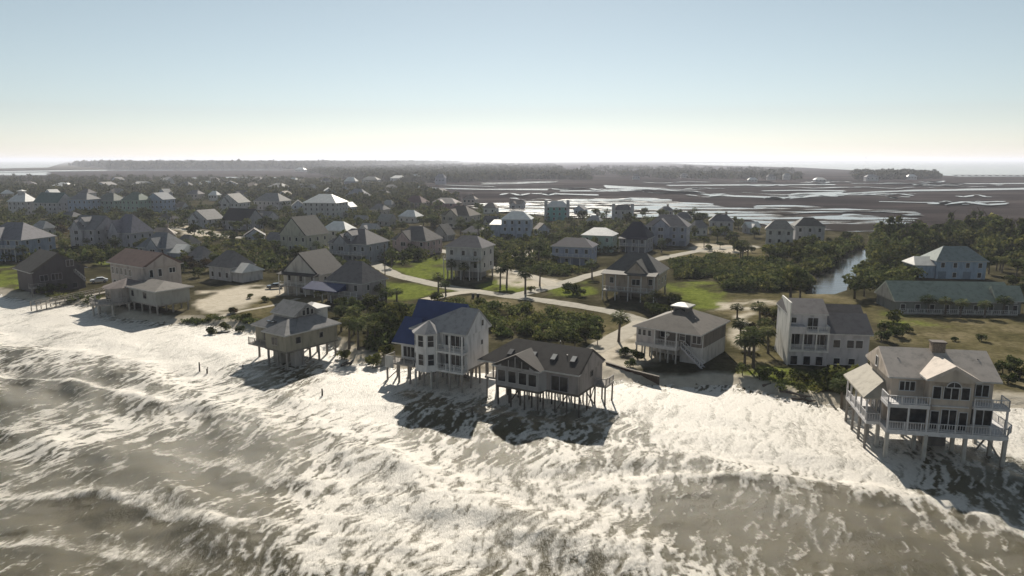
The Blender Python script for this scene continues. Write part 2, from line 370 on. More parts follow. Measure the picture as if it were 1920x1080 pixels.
# foam amount
def soft_poly(pts, soft):
    q = gpoly(pts, 0.1); r = np.zeros_like(X); xs = [p[0] for p in q]; ys = [p[1] for p in q]
    k = (X > min(xs) - 25) & (X < max(xs) + 25) & (Y > min(ys) - 25) & (Y < max(ys) + 25)
    ox = (fbm(X[k] / 8, Y[k] / 8, 81, 3) - 0.5) * 10; oy = (fbm(X[k] / 8, Y[k] / 8, 82, 3) - 0.5) * 10
    d = seg_dist(X[k] + ox, Y[k] + oy, q + q[:1]); r[k] = smooth(-soft, soft, np.where(inside(X[k] + ox, Y[k] + oy, q), d, -d)); return r
dens = 0.26 + 0.70 * smooth(-40, -17, S + (fbm(X / 15, Y / 15, 131, 3) - 0.5) * 26)
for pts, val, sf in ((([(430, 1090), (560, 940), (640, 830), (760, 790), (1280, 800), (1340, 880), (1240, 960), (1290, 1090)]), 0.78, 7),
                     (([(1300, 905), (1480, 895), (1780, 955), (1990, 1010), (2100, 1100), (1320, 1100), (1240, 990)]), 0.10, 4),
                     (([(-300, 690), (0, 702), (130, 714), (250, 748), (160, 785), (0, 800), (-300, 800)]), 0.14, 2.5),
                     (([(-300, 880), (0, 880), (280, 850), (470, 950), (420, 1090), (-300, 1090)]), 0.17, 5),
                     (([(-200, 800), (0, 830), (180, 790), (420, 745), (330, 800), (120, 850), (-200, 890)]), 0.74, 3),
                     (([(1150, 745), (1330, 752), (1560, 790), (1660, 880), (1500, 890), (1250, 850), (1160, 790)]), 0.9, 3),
                     (([(770, 775), (960, 765), (1165, 775), (1175, 850), (960, 862), (780, 830)]), 0.5, 4),  # this and next: foam thinned to deepen the cast shadow below two houses
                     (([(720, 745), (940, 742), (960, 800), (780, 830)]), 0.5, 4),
                     (([(425, 706), (530, 738), (640, 704), (600, 680), (470, 684)]), 0.5, 2),  # foam thinned to darken the shadow of the lone stilt house
                     (([(1680, 860), (1800, 940), (2000, 990), (2000, 900), (1890, 860)]), 0.24, 3)):  # less foam, so the large beige house's shadow comes out darker
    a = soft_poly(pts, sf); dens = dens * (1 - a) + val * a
A1 = X * 0.27 + Y * 0.96; B1 = X * 0.96 - Y * 0.27       # run of the foam streaks
wb = (fbm(X / 5, Y / 5, 91, 3) - 0.5) * 4
def ridged(s1, s2, seed): return 1 - np.abs(2 * fbm((A1 + wb) / s1, (B1 + wb * 0.7) / s2, seed, 4, 0.55) - 1)
P = 0.34 * ridged(6.0, 1.3, 101) + 0.46 * ridged(2.4, 0.7, 111) + 0.20 * fbm(A1 / 14, B1 / 9, 121, 3)
P = (P - P.mean()) / P.std()
rank = np.interp(P, np.sort(P.ravel()[::97]), np.linspace(0, 1, len(P.ravel()[::97])))
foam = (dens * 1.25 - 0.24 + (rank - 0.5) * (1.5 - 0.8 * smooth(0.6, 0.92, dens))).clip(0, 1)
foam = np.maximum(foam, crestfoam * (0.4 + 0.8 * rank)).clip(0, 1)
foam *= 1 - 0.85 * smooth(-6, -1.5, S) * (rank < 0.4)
ok = keep & ((bed < 0.78) | (S < -6))
Z = np.where(ok, Z, -2.0)
n0, n1_ = X.shape; idx = np.arange(n0 * n1_).reshape(n0, n1_)
fq = np.stack([idx[:-1, :-1], idx[:-1, 1:], idx[1:, 1:], idx[1:, :-1]], -1)
fk = ok[:-1, :-1] & ok[:-1, 1:] & ok[1:, 1:] & ok[1:, :-1]
fq = fq[fk]; used = np.zeros(n0 * n1_, bool); used[fq.ravel()] = True; rm = np.cumsum(used) - 1
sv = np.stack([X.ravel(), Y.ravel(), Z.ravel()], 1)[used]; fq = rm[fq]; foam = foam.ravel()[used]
# flat outer water behind and beside the near waves
k = len(sv); ring = [(-3000, -3000), (3000, -3000), (3000, 30), (-3000, 30)]
sv = np.vstack([sv, [(x, y, -0.15) for x, y in ring]]); fq = np.vstack([fq, [[k, k + 1, k + 2, k + 3]]]); foam = np.concatenate([foam, [0.3] * 4])
m, t, b = nodes('sea_water')
v = coords(t)
na = N(t, 'ShaderNodeTexNoise', Scale=2.6, Detail=9.0, Roughness=0.78); t.links.new(coords(t, (2.0, 0.6, 1)), na.inputs[0]); na.inputs['Distortion'].default_value = 0.6
nb = N(t, 'ShaderNodeTexNoise', Scale=0.35, Detail=4.0); t.links.new(v, nb.inputs[0])
ad = N(t, 'ShaderNodeMath', operation='MULTIPLY_ADD'); ad.inputs[1].default_value = 1.0
sb = N(t, 'ShaderNodeMath', operation='SUBTRACT'); t.links.new(na.outputs[0], sb.inputs[0]); sb.inputs[1].default_value = 0.5
ml = N(t, 'ShaderNodeMath', operation='MULTIPLY'); t.links.new(sb.outputs[0], ml.inputs[0]); ml.inputs[1].default_value = 1.5
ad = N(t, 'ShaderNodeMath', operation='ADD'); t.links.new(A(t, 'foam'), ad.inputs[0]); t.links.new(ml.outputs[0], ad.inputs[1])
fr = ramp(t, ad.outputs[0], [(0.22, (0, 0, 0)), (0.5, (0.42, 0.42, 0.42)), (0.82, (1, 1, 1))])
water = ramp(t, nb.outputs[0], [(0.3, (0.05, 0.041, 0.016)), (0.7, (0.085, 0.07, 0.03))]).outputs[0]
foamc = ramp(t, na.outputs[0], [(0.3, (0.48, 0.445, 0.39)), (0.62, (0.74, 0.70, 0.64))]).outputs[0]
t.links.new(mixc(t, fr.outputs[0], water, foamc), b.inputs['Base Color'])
rr = N(t, 'ShaderNodeMapRange'); rr.inputs[3].default_value = 0.2; rr.inputs[4].default_value = 0.42; t.links.new(fr.outputs[0], rr.inputs[0]); t.links.new(rr.outputs[0], b.inputs['Roughness'])
b.inputs['IOR'].default_value = 1.33; b.inputs['Specular IOR Level'].default_value = 0.36
nd = N(t, 'ShaderNodeTexNoise', Scale=2.6, Detail=7.0, Roughness=0.7); t.links.new(coords(t, (1.5, 0.7, 1)), nd.inputs[0])
bp = N(t, 'ShaderNodeBump', Strength=0.75, Distance=0.2); t.links.new(nd.outputs[0], bp.inputs['Height'])
bp2 = N(t, 'ShaderNodeBump', Strength=0.7, Distance=0.14); t.links.new(ad.outputs[0], bp2.inputs['Height']); t.links.new(bp.outputs[0], bp2.inputs['Normal']); t.links.new(bp2.outputs[0], b.inputs['Normal'])
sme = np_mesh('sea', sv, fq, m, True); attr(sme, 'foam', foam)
tag(link('sea', sme), kind='structure')

# ------------------------------------------------------------------ roads, paths, still water inland
def strip(name, pts, width, m, z=1.5, lift=0.012, kind='structure', step=2.0):
    P = [Vector((*G(x, y, z)[:2], 0)) for x, y in pts]
    Q = [P[0]]
    for a, c in zip(P[:-1], P[1:]):
        n = max(1, int((c - a).length / step))
        for i in range(1, n + 1): Q.append(a.lerp(c, i / n))
    if len(Q) > 6:                                        # round the corners
        for _ in range(4): Q = [Q[0]] + [(Q[i - 1] + Q[i] * 2 + Q[i + 1]) / 4 for i in range(1, len(Q) - 1)] + [Q[-1]]
    v = []; f = []
    for i, p in enumerate(Q):
        d = (Q[min(i + 1, len(Q) - 1)] - Q[max(i - 1, 0)]).normalized(); nn = Vector((-d.y, d.x, 0))
        for k in range(5):
            wv = width * (0.5 + 0.09 * (vnoise(np.array([p.x / 3]), np.array([p.y / 3]), 5)[0] - 0.5)) * (k / 2 - 1)
            q = p + nn * wv; v.append((q.x, q.y, (hz(q.x, q.y) if p.y < 415 else 1.2) + lift + (0.03 if 0 < k < 4 else -0.01)))
        if i: f += [[(i - 1) * 5 + k, (i - 1) * 5 + k + 1, i * 5 + k + 1, i * 5 + k] for k in range(4)]
    me = bpy.data.meshes.new(name); me.from_pydata(v, [], f); me.materials.append(m); me.update()
    return tag(link(name, me), kind=kind)
def surf(name, a, c, scale=0.6):
    m, t, b = nodes(name); n = N(t, 'ShaderNodeTexNoise', Scale=scale, Detail=8.0, Roughness=0.7); t.links.new(coords(t), n.inputs[0])
    t.links.new(ramp(t, n.outputs[0], [(0.3, a), (0.7, c)]).outputs[0], b.inputs['Base Color']); b.inputs['Roughness'].default_value = 0.9; b.inputs['Specular IOR Level'].default_value = 0.15; return m
M_ROAD = surf('pale_road', (0.2, 0.185, 0.15), (0.31, 0.29, 0.245)); M_DRIVE = surf('sandy_drive', (0.25, 0.225, 0.18), (0.37, 0.335, 0.275))
strip('road', [(640, 470), (700, 492), (742, 516), (850, 541), (960, 556), (1060, 569), (1150, 584), (1205, 602)], 4.8, M_ROAD)
strip('road', [(960, 556), (1040, 537), (1100, 518), (1180, 497), (1260, 480), (1330, 466), (1420, 462)], 4.6, M_ROAD, lift=0.03)
strip('road', [(1205, 602), (1170, 625), (1110, 660)], 4.4, M_DRIVE, lift=0.034)
strip('path', [(800, 562), (850, 550), (905, 546)], 4.0, M_DRIVE, lift=0.04)
strip('path', [(395, 598), (450, 584), (520, 572), (560, 560)], 1.6, M_DRIVE, lift=0.03)
strip('path', [(925, 500), (975, 512), (1020, 526), (1040, 537)], 4.0, M_DRIVE, lift=0.045)
strip('road', [(250, 420), (330, 428), (420, 442), (520, 452), (640, 470)], 6.0, M_ROAD, lift=0.03)
strip('road', [(640, 470), (720, 462), (800, 466), (870, 478), (945, 482), (1035, 470), (1060, 462)], 6.0, M_ROAD, lift=0.05)
M_STILL, t, b = nodes('still_water'); b.inputs['Base Color'].default_value = (0.05, 0.05, 0.05, 1); b.inputs['Roughness'].default_value = 0.12; b.inputs['IOR'].default_value = 1.33
n = N(t, 'ShaderNodeTexNoise', Scale=0.35, Detail=6.0); t.links.new(coords(t, (0.4, 1.0, 1)), n.inputs[0])
bp = N(t, 'ShaderNodeBump', Strength=0.35, Distance=0.25); t.links.new(n.outputs[0], bp.inputs['Height']); t.links.new(bp.outputs[0], b.inputs['Normal'])
M_FLAT, t, b = nodes('flooded_marsh')
n = N(t, 'ShaderNodeTexNoise', Scale=0.03, Detail=9.0, Roughness=0.65); t.links.new(coords(t, (0.45, 1.3, 1)), n.inputs[0])
r = ramp(t, n.outputs[0], [(0.49, (0, 0, 0)), (0.53, (1, 1, 1))])
t.links.new(mixc(t, r.outputs[0], (0.05, 0.05, 0.05), (0.035, 0.031, 0.029)), b.inputs['Base Color'])
rg = N(t, 'ShaderNodeMapRange'); rg.inputs[3].default_value = 0.14; rg.inputs[4].default_value = 0.95; t.links.new(r.outputs[0], rg.inputs[0]); t.links.new(rg.outputs[0], b.inputs['Roughness'])
sp = N(t, 'ShaderNodeMapRange'); sp.inputs[3].default_value = 0.5; sp.inputs[4].default_value = 0.0; t.links.new(r.outputs[0], sp.inputs[0]); t.links.new(sp.outputs[0], b.inputs['Specular IOR Level'])
def sheet(name, pts, m, z, jag=0.0, seed=1):
    P = [Vector((*G(x, y, z)[:2], 0)) for x, y in pts]; Q = []
    for i in range(len(P)):
        a, c = P[i], P[(i + 1) % len(P)]; n = 10
        for k in range(n):
            p = a.lerp(c, k / n); d = (c - a).normalized() if (c - a).length else Vector((1, 0, 0))
            amt = (float(fbm(np.array([p.x / 40 + seed]), np.array([p.y / 60]), seed)[0]) - 0.5) * jag * (p.length / 300)
            Q.append((p.x - d.y * amt, p.y + d.x * amt, z))
    me = bpy.data.meshes.new(name); me.from_pydata(Q, [], [list(range(len(Q)))]); me.materials.append(m); me.update()
    return tag(link(name, me), kind='structure')
sheet('canal_water', [(1480, 560), (1520, 500), (1600, 460), (1660, 458), (1650, 500), (1600, 560)], M_STILL, 1.05)
sheet('marsh_water', [(1490, 405), (1600, 400), (1720, 408), (1706, 424), (1610, 432), (1440, 424), (1370, 414), (1290, 405), (1180, 412), (1080, 404), (900, 398), (870, 384), (960, 376), (1080, 372), (1200, 372), (1340, 384), (1440, 392)], M_FLAT, 1.9, 30)
sheet('marsh_water', [(1380, 396), (1470, 402), (1640, 398), (1720, 404), (1690, 396), (1560, 386), (1440, 386)], M_FLAT, 1.95, 30, 4)
def creek(pts, px, seed=1):
    up = [(x, y - px * (0.6 + 0.8 * abs(math.sin(x * 0.013 + seed)))) for x, y in pts]; dn = [(x, y + px * 0.5) for x, y in reversed(pts)]
    sheet('creek_water', up + dn, M_STILL, 1.7 + seed * 0.03, 6, int(seed))
creek([(780, 352), (900, 355), (1030, 356)], 1.6, 1); creek([(1050, 358), (1150, 358), (1230, 354), (1290, 360), (1340, 367), (1470, 371), (1560, 364), (1700, 358), (1940, 354)], 1.7, 2)
creek([(1130, 351), (1180, 353), (1230, 354)], 3.0, 3); creek([(1480, 371), (1510, 368), (1580, 364)], 4.5, 4); creek([(900, 345), (960, 344), (1040, 341)], 2.0, 5)
creek([(-300, 323), (0, 322), (200, 319.5), (380, 319), (540, 318.5)], 1.3, 6); creek([(-300, 328), (0, 327), (90, 327)], 3.0, 7); creek([(1250, 348), (1400, 347), (1560, 346)], 1.2, 8)
creek([(1000, 363), (1060, 364), (1120, 366)], 1.0, 9); creek([(820, 346), (860, 348), (930, 350)], 1.0, 10); creek([(1600, 344), (1760, 345), (1950, 344)], 0.9, 11)
creek([(1640, 378), (1760, 380), (1880, 378)], 0.9, 12); creek([(1430, 358), (1500, 357), (1580, 358)], 0.8, 13); creek([(360, 334), (430, 333), (520, 334)], 1.0, 14)
cr = random.Random(5)
for i in range(34):                                        # many thin winding channels
    y_ = 340 + 44 * cr.random() ** 1.3; x_ = cr.uniform(900, 1800); L_ = cr.uniform(40, 170); k_ = cr.uniform(0, 6)
    creek([(x_ + L_ * j / 6, y_ + 1.1 * math.sin(k_ + j * 1.3) * (y_ - 318) / 25 + 0.25 * j * cr.uniform(-1, 1)) for j in range(7)], cr.uniform(0.12, 0.32) * (y_ - 305) / 40, 15 + i * 0.5)
sheet('sound_water', [(1250, 305.5), (1560, 304), (1920, 302.5), (2700, 302), (2700, 336), (1920, 331), (1800, 331), (1660, 322), (1500, 314), (1330, 310)], M_STILL, 2.2, 2)
sheet('sound_water', [(860, 303), (1100, 302), (1400, 301.5), (1400, 302.6), (1100, 304), (960, 305)], M_STILL, 2.4, 1)
sheet('sound_water', [(-900, 301.4), (0, 301.6), (130, 302.5), (90, 314), (0, 316), (-900, 317)], M_STILL, 2.3, 1)

# ------------------------------------------------------------------ house parts
WHITE = (0.62, 0.61, 0.6)
def trim(c=WHITE): return mat('trim_paint', c)
WIN = {}
def window(parent, face, a, z, w=1.0, h=1.4, n=1, at=0.0, rows_=1, arch=False, col=WHITE, name='window'):
    """face F/B/L/R of the wall plane at `at`; a = centre along the wall, z = sill height"""
    key = (round(w, 2), round(h, 2), n, rows_, arch, col, name)
    if key not in WIN:
        f = MB(); t_ = 0.09
        if not arch:
            f.box(-w / 2 - t_, -w / 2, -0.05, 0.03, -t_, h + t_); f.box(w / 2, w / 2 + t_, -0.05, 0.03, -t_, h + t_)
            f.box(-w / 2, w / 2, -0.05, 0.03, h, h + t_); f.box(-w / 2, w / 2, -0.09, 0.03, -t_, 0)
            for i in range(1, n): x = -w / 2 + w * i / n; f.box(x - 0.05, x + 0.05, -0.045, 0.028, 0, h)
            for i in range(1, rows_): zz = h * i / rows_; f.box(-w / 2, w / 2, -0.04, 0.027, zz - 0.03, zz + 0.03)
            g = MB().box(-w / 2, w / 2, -0.015, 0.025, 0, h)
        else:
            pts = [(w / 2 * math.cos(math.pi * i / 10), h * math.sin(math.pi * i / 10)) for i in range(11)]
            for (x0, z0), (x1, z1) in zip(pts[:-1], pts[1:]): f.bar((x0, -0.01, z0), (x1, -0.01, z1), 0.08, 0.1)
            f.bar((-w / 2, -0.01, 0), (w / 2, -0.01, 0), 0.08, 0.1); f.bar((0, -0.01, 0), (0, -0.01, h), 0.06, 0.06)
            g = MB().solid([(x, -0.015, z) for x, z in pts], [(x, 0.02, z) for x, z in pts])
        WIN[key] = (f.mesh(name, trim(col)), [g.mesh('pane', glass_mat(q)) for q in (0, 0, 0, 2, 1)])
    fm, gm = WIN[key]; o = link(name, fm, parent)
    rz = {'F': 0, 'R': math.pi / 2, 'B': math.pi, 'L': -math.pi / 2}[face]
    o.location = (a, at, z) if face in 'FB' else (at, a, z); o.rotation_euler = (0, 0, rz)
    link('pane', rnd.choice(gm), o); return o
def roof(parent, x0, x1, y0, y1, z, h, axis='x', e0=0.0, e1=0.0, m=None, wall=None, t_=0.2, name='roof', inset=0.35, up=None):
    """solid roof over the eave rectangle; ridge along axis, e0/e1 = hip set-back at each end (0 = gable)"""
    s = MB(); zt = z + t_
    if axis == 'x': r0, r1 = (x0 + e0, (y0 + y1) / 2, zt + h), (x1 - e1, (y0 + y1) / 2, zt + h)
    else: r0, r1 = ((x0 + x1) / 2, y0 + e0, zt + h), ((x0 + x1) / 2, y1 - e1, zt + h)
    c = [(x0, y0), (x1, y0), (x1, y1), (x0, y1)]
    s.v += [(x, y, z) for x, y in c] + [(x, y, zt) for x, y in c] + [r0, r1]
    s.f += [[3, 2, 1, 0], [0, 1, 5, 4], [1, 2, 6, 5], [2, 3, 7, 6], [3, 0, 4, 7]]
    if axis == 'x': s.f += [[4, 5, 9, 8], [6, 7, 8, 9], [7, 4, 8], [5, 6, 9]]
    else: s.f += [[5, 6, 9, 8], [7, 4, 8, 9], [4, 5, 8], [6, 7, 9]]
    o = s.out(name, m, parent); o.data.materials.append(trim((0.5, 0.49, 0.48)))
    for i_ in range(1, 5): o.data.polygons[i_].material_index = 1
    if wall is not None:
        for e, end in ((e0, 0), (e1, 1)):
            if e > 0.01: continue
            g = MB(); k = inset; hh = h
            if axis == 'x':
                x = x0 - 0.02 if end == 0 else x1 + 0.02; x2 = x0 + 0.1 if end == 0 else x1 - 0.1; ym = (y0 + y1) / 2; half = (y1 - y0) / 2 - k
                tri = lambda xx: [(xx, ym - half, z - 0.05), (xx, ym + half, z - 0.05), (xx, ym, zt + hh * half / ((y1 - y0) / 2) - 0.12)]
                g.solid(tri(x), tri(x2))
            else:
                y = y0 - 0.02 if end == 0 else y1 + 0.02; y2 = y0 + 0.1 if end == 0 else y1 - 0.1; xm = (x0 + x1) / 2; half = (x1 - x0) / 2 - k
                tri = lambda yy: [(xm - half, yy, z - 0.05), (xm + half, yy, z - 0.05), (xm, yy, zt + hh * half / ((x1 - x0) / 2) - 0.12)]
                g.solid(tri(y), tri(y2))
            g.out('gable', wall, parent)
    return o
def piles(parent, xs, ys, z0, z1, r=0.16, m=None, square=False):
    m = m or mat('wood', (0.17, 0.15, 0.13))
    key = ('pile', round(z1 - z0, 2), round(r, 2), m.name)
    if key not in WIN:
        b = MB().box(-r, r, -r, r, 0, z1 - z0) if square else MB().tube([(0, 0, 0), (0, 0, z1 - z0)], [r * 1.08, r], 8)
        WIN[key] = b.mesh('pile', m)
    for x in xs:
        for y in ys:
            o = link('pile', WIN[key], parent); o.location = (x, y, z0); o.rotation_euler = (rnd.uniform(-0.015, 0.015), rnd.uniform(-0.015, 0.015), 0)
def railing(parent, pts, z, m=None, h=1.0, gap=0.28, name='railing'):
    m = m or trim(); s = MB()
    for a, b in zip(pts[:-1], pts[1:]):
        a, b = Vector((*a, 0)), Vector((*b, 0)); L = (b - a).length; up = Vector((0, 0, 1)); n = max(1, round(L / 1.8))
        for i in range(n + 1): p = a.lerp(b, i / n); s.bar(p + up * z, p + up * (z + h + 0.05), 0.11, 0.11)
        s.bar(a + up * (z + h), b + up * (z + h), 0.13, 0.06); s.bar(a + up * (z + 0.12), b + up * (z + 0.12), 0.07, 0.07)
        k = int(L / gap)
        for i in range(1, k): p = a.lerp(b, i / k); s.bar(p + up * (z + 0.12), p + up * (z + h), 0.045, 0.045)
    return s.out(name, m, parent)
def deck(parent, x0, x1, y0, y1, z, m=None, t_=0.3, name='deck'):
    return MB().box(x0, x1, y0, y1, z - t_, z).out(name, m or mat('wood', (0.3, 0.28, 0.26)), parent)
def wallbox(parent, x0, x1, y0, y1, z0, z1, m, name='wall'):
    return MB().box(x0, x1, y0, y1, z0, z1).out(name, m, parent)
def stairs(parent, a, b, width, m, n=12, side=(1, 0)):
    a, b = Vector(a), Vector(b); sv = Vector((side[0], side[1], 0)) * width / 2; s = MB()
    s.bar(a - sv, b - sv, 0.08, 0.28); s.bar(a + sv, b + sv, 0.08, 0.28)
    for i in range(n): p = a.lerp(b, (i + 0.5) / n); s.bar(p - sv, p + sv, 0.28, 0.05)
    o = s.out('staircase', m, parent); r = MB(); up = Vector((0, 0, 0.95))
    for q in (-sv, sv):
        r.bar(a + q + up, b + q + up, 0.08, 0.08)
        for i in range(0, n + 1, 3): p = a.lerp(b, i / n) + q; r.bar(p, p + up, 0.07, 0.07)
    r.out('handrail', trim(), o); return o
def chimney(parent, x, y, z0, z1, w=1.0, d=0.9, m=None):
    m = m or mat('brick', (0.3, 0.25, 0.2)); o = MB().box(x - w / 2, x + w / 2, y - d / 2, y + d / 2, z0, z1).out('chimney', m, parent)
    MB().box(x - w / 2 - 0.12, x + w / 2 + 0.12, y - d / 2 - 0.12, y + d / 2 + 0.12, z1, z1 + 0.18).out('chimney_cap', mat('trim_paint', (0.12, 0.1, 0.09)), o)
def vent(parent, x, y, z): MB().tube([(x, y, z - 0.4), (x, y, z + 0.45)], 0.09, 8).out('roof_vent', mat('metal_roof', (0.15, 0.14, 0.14)), parent)
HOUSES = []          # (short phrase, pixel x, pixel y) used to say where trees stand
def house(name, label, loc, rz, phrase=None, cat='house', group=None):
    o = empty(name, loc, R(rz), label, cat, group)
    if phrase: p = pix((loc[0], loc[1], 3)); HOUSES.append((phrase, p[0], p[1]))
    return o
def sid(r, g, b): return mat('siding', (r, g, b))
def shg(r, g, b): return mat('shingle', (r, g, b))
def mtl(r, g, b): return mat('metal_roof', (r, g, b))
GREYPILE = mat('wood', (0.27, 0.25, 0.23)); DARKPILE = mat('wood', (0.10, 0.085, 0.075)); PALEPILE = mat('wood', (0.42, 0.4, 0.37)); DECKW = mat('wood', (0.3, 0.28, 0.26))

# ---- stilt house standing alone in the swash, hip roof (nearest corner is the local origin)
h = house('stilt_house', 'grey hip-roofed stilt house standing alone on bare piles in the surf', (-38.6, 118.8, 0), -36, 'lone grey stilt house')
wl = sid(0.30, 0.28, 0.22); rf = shg(0.34, 0.33, 0.33)
wallbox(h, -12.0, -6.3, 2.6, 11.9, 3.5, 6.45, wl); wallbox(h, -6.3, -0.6, 0.6, 11.9, 3.5, 6.45, wl)
roof(h, -12.6, 0, 2.0, 12.5, 6.4, 2.9, 'x', 4.6, 4.6, rf); roof(h, -6.6, -0.02, 0, 9, 6.38, 1.9, 'y', 3.2, 1.0, rf, name='wing_roof')
up_ = wallbox(h, -9.2, -3.2, 4.8, 9.6, 7.6, 9.0, sid(0.34, 0.33, 0.32), 'upper_wall')
roof(h, -9.6, -2.8, 4.2, 10.2, 8.7, 1.9, 'x', 0, 0, shg(0.4, 0.39, 0.385), sid(0.25, 0.24, 0.23), name='upper_roof')
for y_ in (6.3, 7.2, 8.1): window(h, 'R', y_, 8.75, 0.6, 0.9 if y_ != 7.2 else 1.25, at=-2.74, col=(0.4, 0.39, 0.38))
wallbox(h, -6.6, -3.4, 8.2, 12.2, 7.2, 9.3, sid(0.5, 0.49, 0.46), 'lookout_wall'); roof(h, -7.0, -3.0, 7.8, 12.6, 9.2, 0.9, 'x', 1.6, 1.6, mtl(0.62, 0.6, 0.57), name='lookout_roof')
for x_, y_ in ((-8.6, 3.6), (-7.4, 3.6)): o = MB().box(x_ - 0.45, x_ + 0.45, y_ - 0.7, y_ + 0.7, 0, 0.14).out('skylight', glass_mat(), h); o.location = (0, 0, 7.55); o.rotation_euler = (0.0, 0, 0); o.location.z = 7.42
window(h, 'R', 8.2, 4.7, 0.7, 0.9, at=-0.57, col=(0.3, 0.28, 0.25)); window(h, 'R', 3.2, 4.6, 1.0, 1.1, at=-0.57, col=(0.34, 0.32, 0.28)); window(h, 'F', -3.6, 4.4, 1.6, 1.3, 2, at=0.57, col=(0.34, 0.32, 0.28)); window(h, 'F', -8.9, 4.0, 1.0, 2.0, at=2.57, col=(0.34, 0.32, 0.28)); window(h, 'F', -7.4, 4.4, 0.8, 1.2, at=2.57, col=(0.34, 0.32, 0.28))
MB().box(-12.1, -0.5, 2.5, 12.0, 3.25, 3.5).box(-6.4, -0.5, 0.5, 2.5, 3.25, 3.5).out('floor_beam', mat('wood', (0.2, 0.18, 0.16)), h)
piles(h, (-11.7, -8.9), (2.9, 7.2, 11.6), -1.6, 3.3, 0.2, GREYPILE); piles(h, (-6.1, -3.4, -0.9), (0.9, 4.3, 7.8, 11.6), -1.6, 3.3, 0.2, GREYPILE)
wallbox(h, -6.8, -4.6, 2.4, 4.8, -0.2, 2.6, sid(0.33, 0.31, 0.28), 'storage_room'); wallbox(h, -2.2, -0.95, 2.6, 4.4, -0.2, 3.3, sid(0.33, 0.31, 0.29), 'stair_enclosure')
railing(h, [(-11.9, 1.0), (-6.5, 1.0)], 3.5, mat('wood', (0.3, 0.28, 0.25))); deck(h, -12.0, -6.4, 0.9, 2.58, 3.48, mat('wood', (0.28, 0.26, 0.24)))

# ---- white house with the blue roof (local origin: front right corner post)
h = house('stilt_house', 'tall white stilt house with blue roof and bay tower above dark piles', (-7.7, 107.4, 0), -28, 'white house with the blue roof')
wl = sid(0.66, 0.65, 0.65); rf = shg(0.5, 0.48, 0.48); bl = mtl(0.04, 0.062, 0.165)
F0 = 3.6
wallbox(h, -4.2, 0, 1.5, 8.2, F0, 9.35, wl); wallbox(h, -13.2, -4.2, 2.2, 8.2, F0, 6.3, wl); wallbox(h, -9.6, -4.2, 1.2, 8.2, 6.3, 9.35, wl, 'upper_wall')
tower = [(-8.8, 1.3), (-8.8, -0.1), (-7.7, -1.2), (-5.9, -1.2), (-4.8, -0.1), (-4.8, 1.3)]
MB().prism(tower, F0 - 0.5, 9.3).out('bay_tower', wl, h)
s = MB(); c_ = (-6.8, 1.2, 11.0); tw = [(-9.2, 1.5), (-9.2, -0.25), (-7.9, -1.65), (-5.7, -1.65), (-4.4, -0.25), (-4.4, 1.5)]
for i in range(5): s.poly([(*tw[i], 9.3), (*tw[i + 1], 9.3), c_])
s.poly([(*p, 9.3) for p in reversed(tw)]); s.out('tower_roof', rf, h)
roof(h, -10.4, 0.35, 0.6, 8.7, 9.25, 3.4, 'x', 7.6, 0, rf, wl)
roof(h, -14.0, -4.0, 4.4, 12.6, 6.9, 5.4, 'x', 0.0, 0.0, bl, wl, name='blue_roof'); roof(h, -14.4, -9.3, 1.2, 9.0, 6.3, 3.6, 'x', 0.01, 1.5, bl, name='blue_wing_roof')
wallbox(h, -13.4, -4.4, 8.2, 12.0, F0, 7.0, wl, 'rear_wall')
for zz in (F0 + 0.6, F0 + 3.6):
    window(h, 'F', -6.8, zz, 0.95, 1.75, at=-1.23, rows_=2)
    for sx_, rz_ in ((-8.25, -45), (-5.35, 45)):
        o = window(h, 'F', 0, zz, 0.95, 1.75, rows_=2); o.location = (sx_ + (-0.02 if sx_ < -7 else 0.02), -0.67, zz); o.rotation_euler = (0, 0, R(rz_))
    window(h, 'F', -1.7, zz - 0.3, 2.4, 1.95, 3, at=1.46); window(h, 'F', -3.7, zz, 0.5, 1.6, at=1.46)
window(h, 'F', -11.6, F0 + 0.5, 2.2, 1.7, 3, at=2.16); window(h, 'F', -9.6, F0 + 0.4, 0.7, 1.9, at=2.16); window(h, 'R', 5.6, 10.0, 0.6, 0.9, at=0.4); window(h, 'R', 6.0, 6.8, 0.5, 0.7, at=0.03)
for zz in (F0, F0 + 3.05):
    deck(h, -4.75, 0.25, -0.2, 1.5, zz, trim(), 0.35); railing(h, [(-4.6, -0.05), (0.1, -0.05), (0.1, 1.4)], zz)
for x_ in (-4.6, -2.2, 0.05): MB().box(x_ - 0.12, x_ + 0.12, -0.17, 0.07, F0 - 0.3, 9.3).out('porch_column', trim(), h)
deck(h, -14.6, -8.9, -0.4, 2.2, F0, DECKW); railing(h, [(-8.95, -0.3), (-14.5, -0.3), (-14.5, 2.1)], F0, mat('wood', (0.36, 0.34, 0.32)))
wallbox(h, -14.6, -12.9, -0.42, -0.36, F0 - 1.0, F0 + 1.0, mat('siding', (0.42, 0.42, 0.41)), 'deck_screen')
MB().box(-13.2, 0, 1.6, 12.0, F0 - 0.35, F0).out('floor_beam', mat('wood', (0.24, 0.22, 0.2)), h)
piles(h, (-14.3, -12.0, -9.8), (-0.2, 2.4, 6.2), -1.6, F0 - 0.3, 0.17, GREYPILE); piles(h, (-8.3, -5.3), (-0.8,), -1.6, F0 - 0.4, 0.19, PALEPILE); piles(h, (-7.2, -4.6, -2.3, 0.0), (0.0, 2.6, 5.4, 8.0), -1.6, F0 - 0.3, 0.17, GREYPILE); piles(h, (-13, -9, -5), (9, 11.6), -1.6, F0 - 0.3, 0.16, DARKPILE)
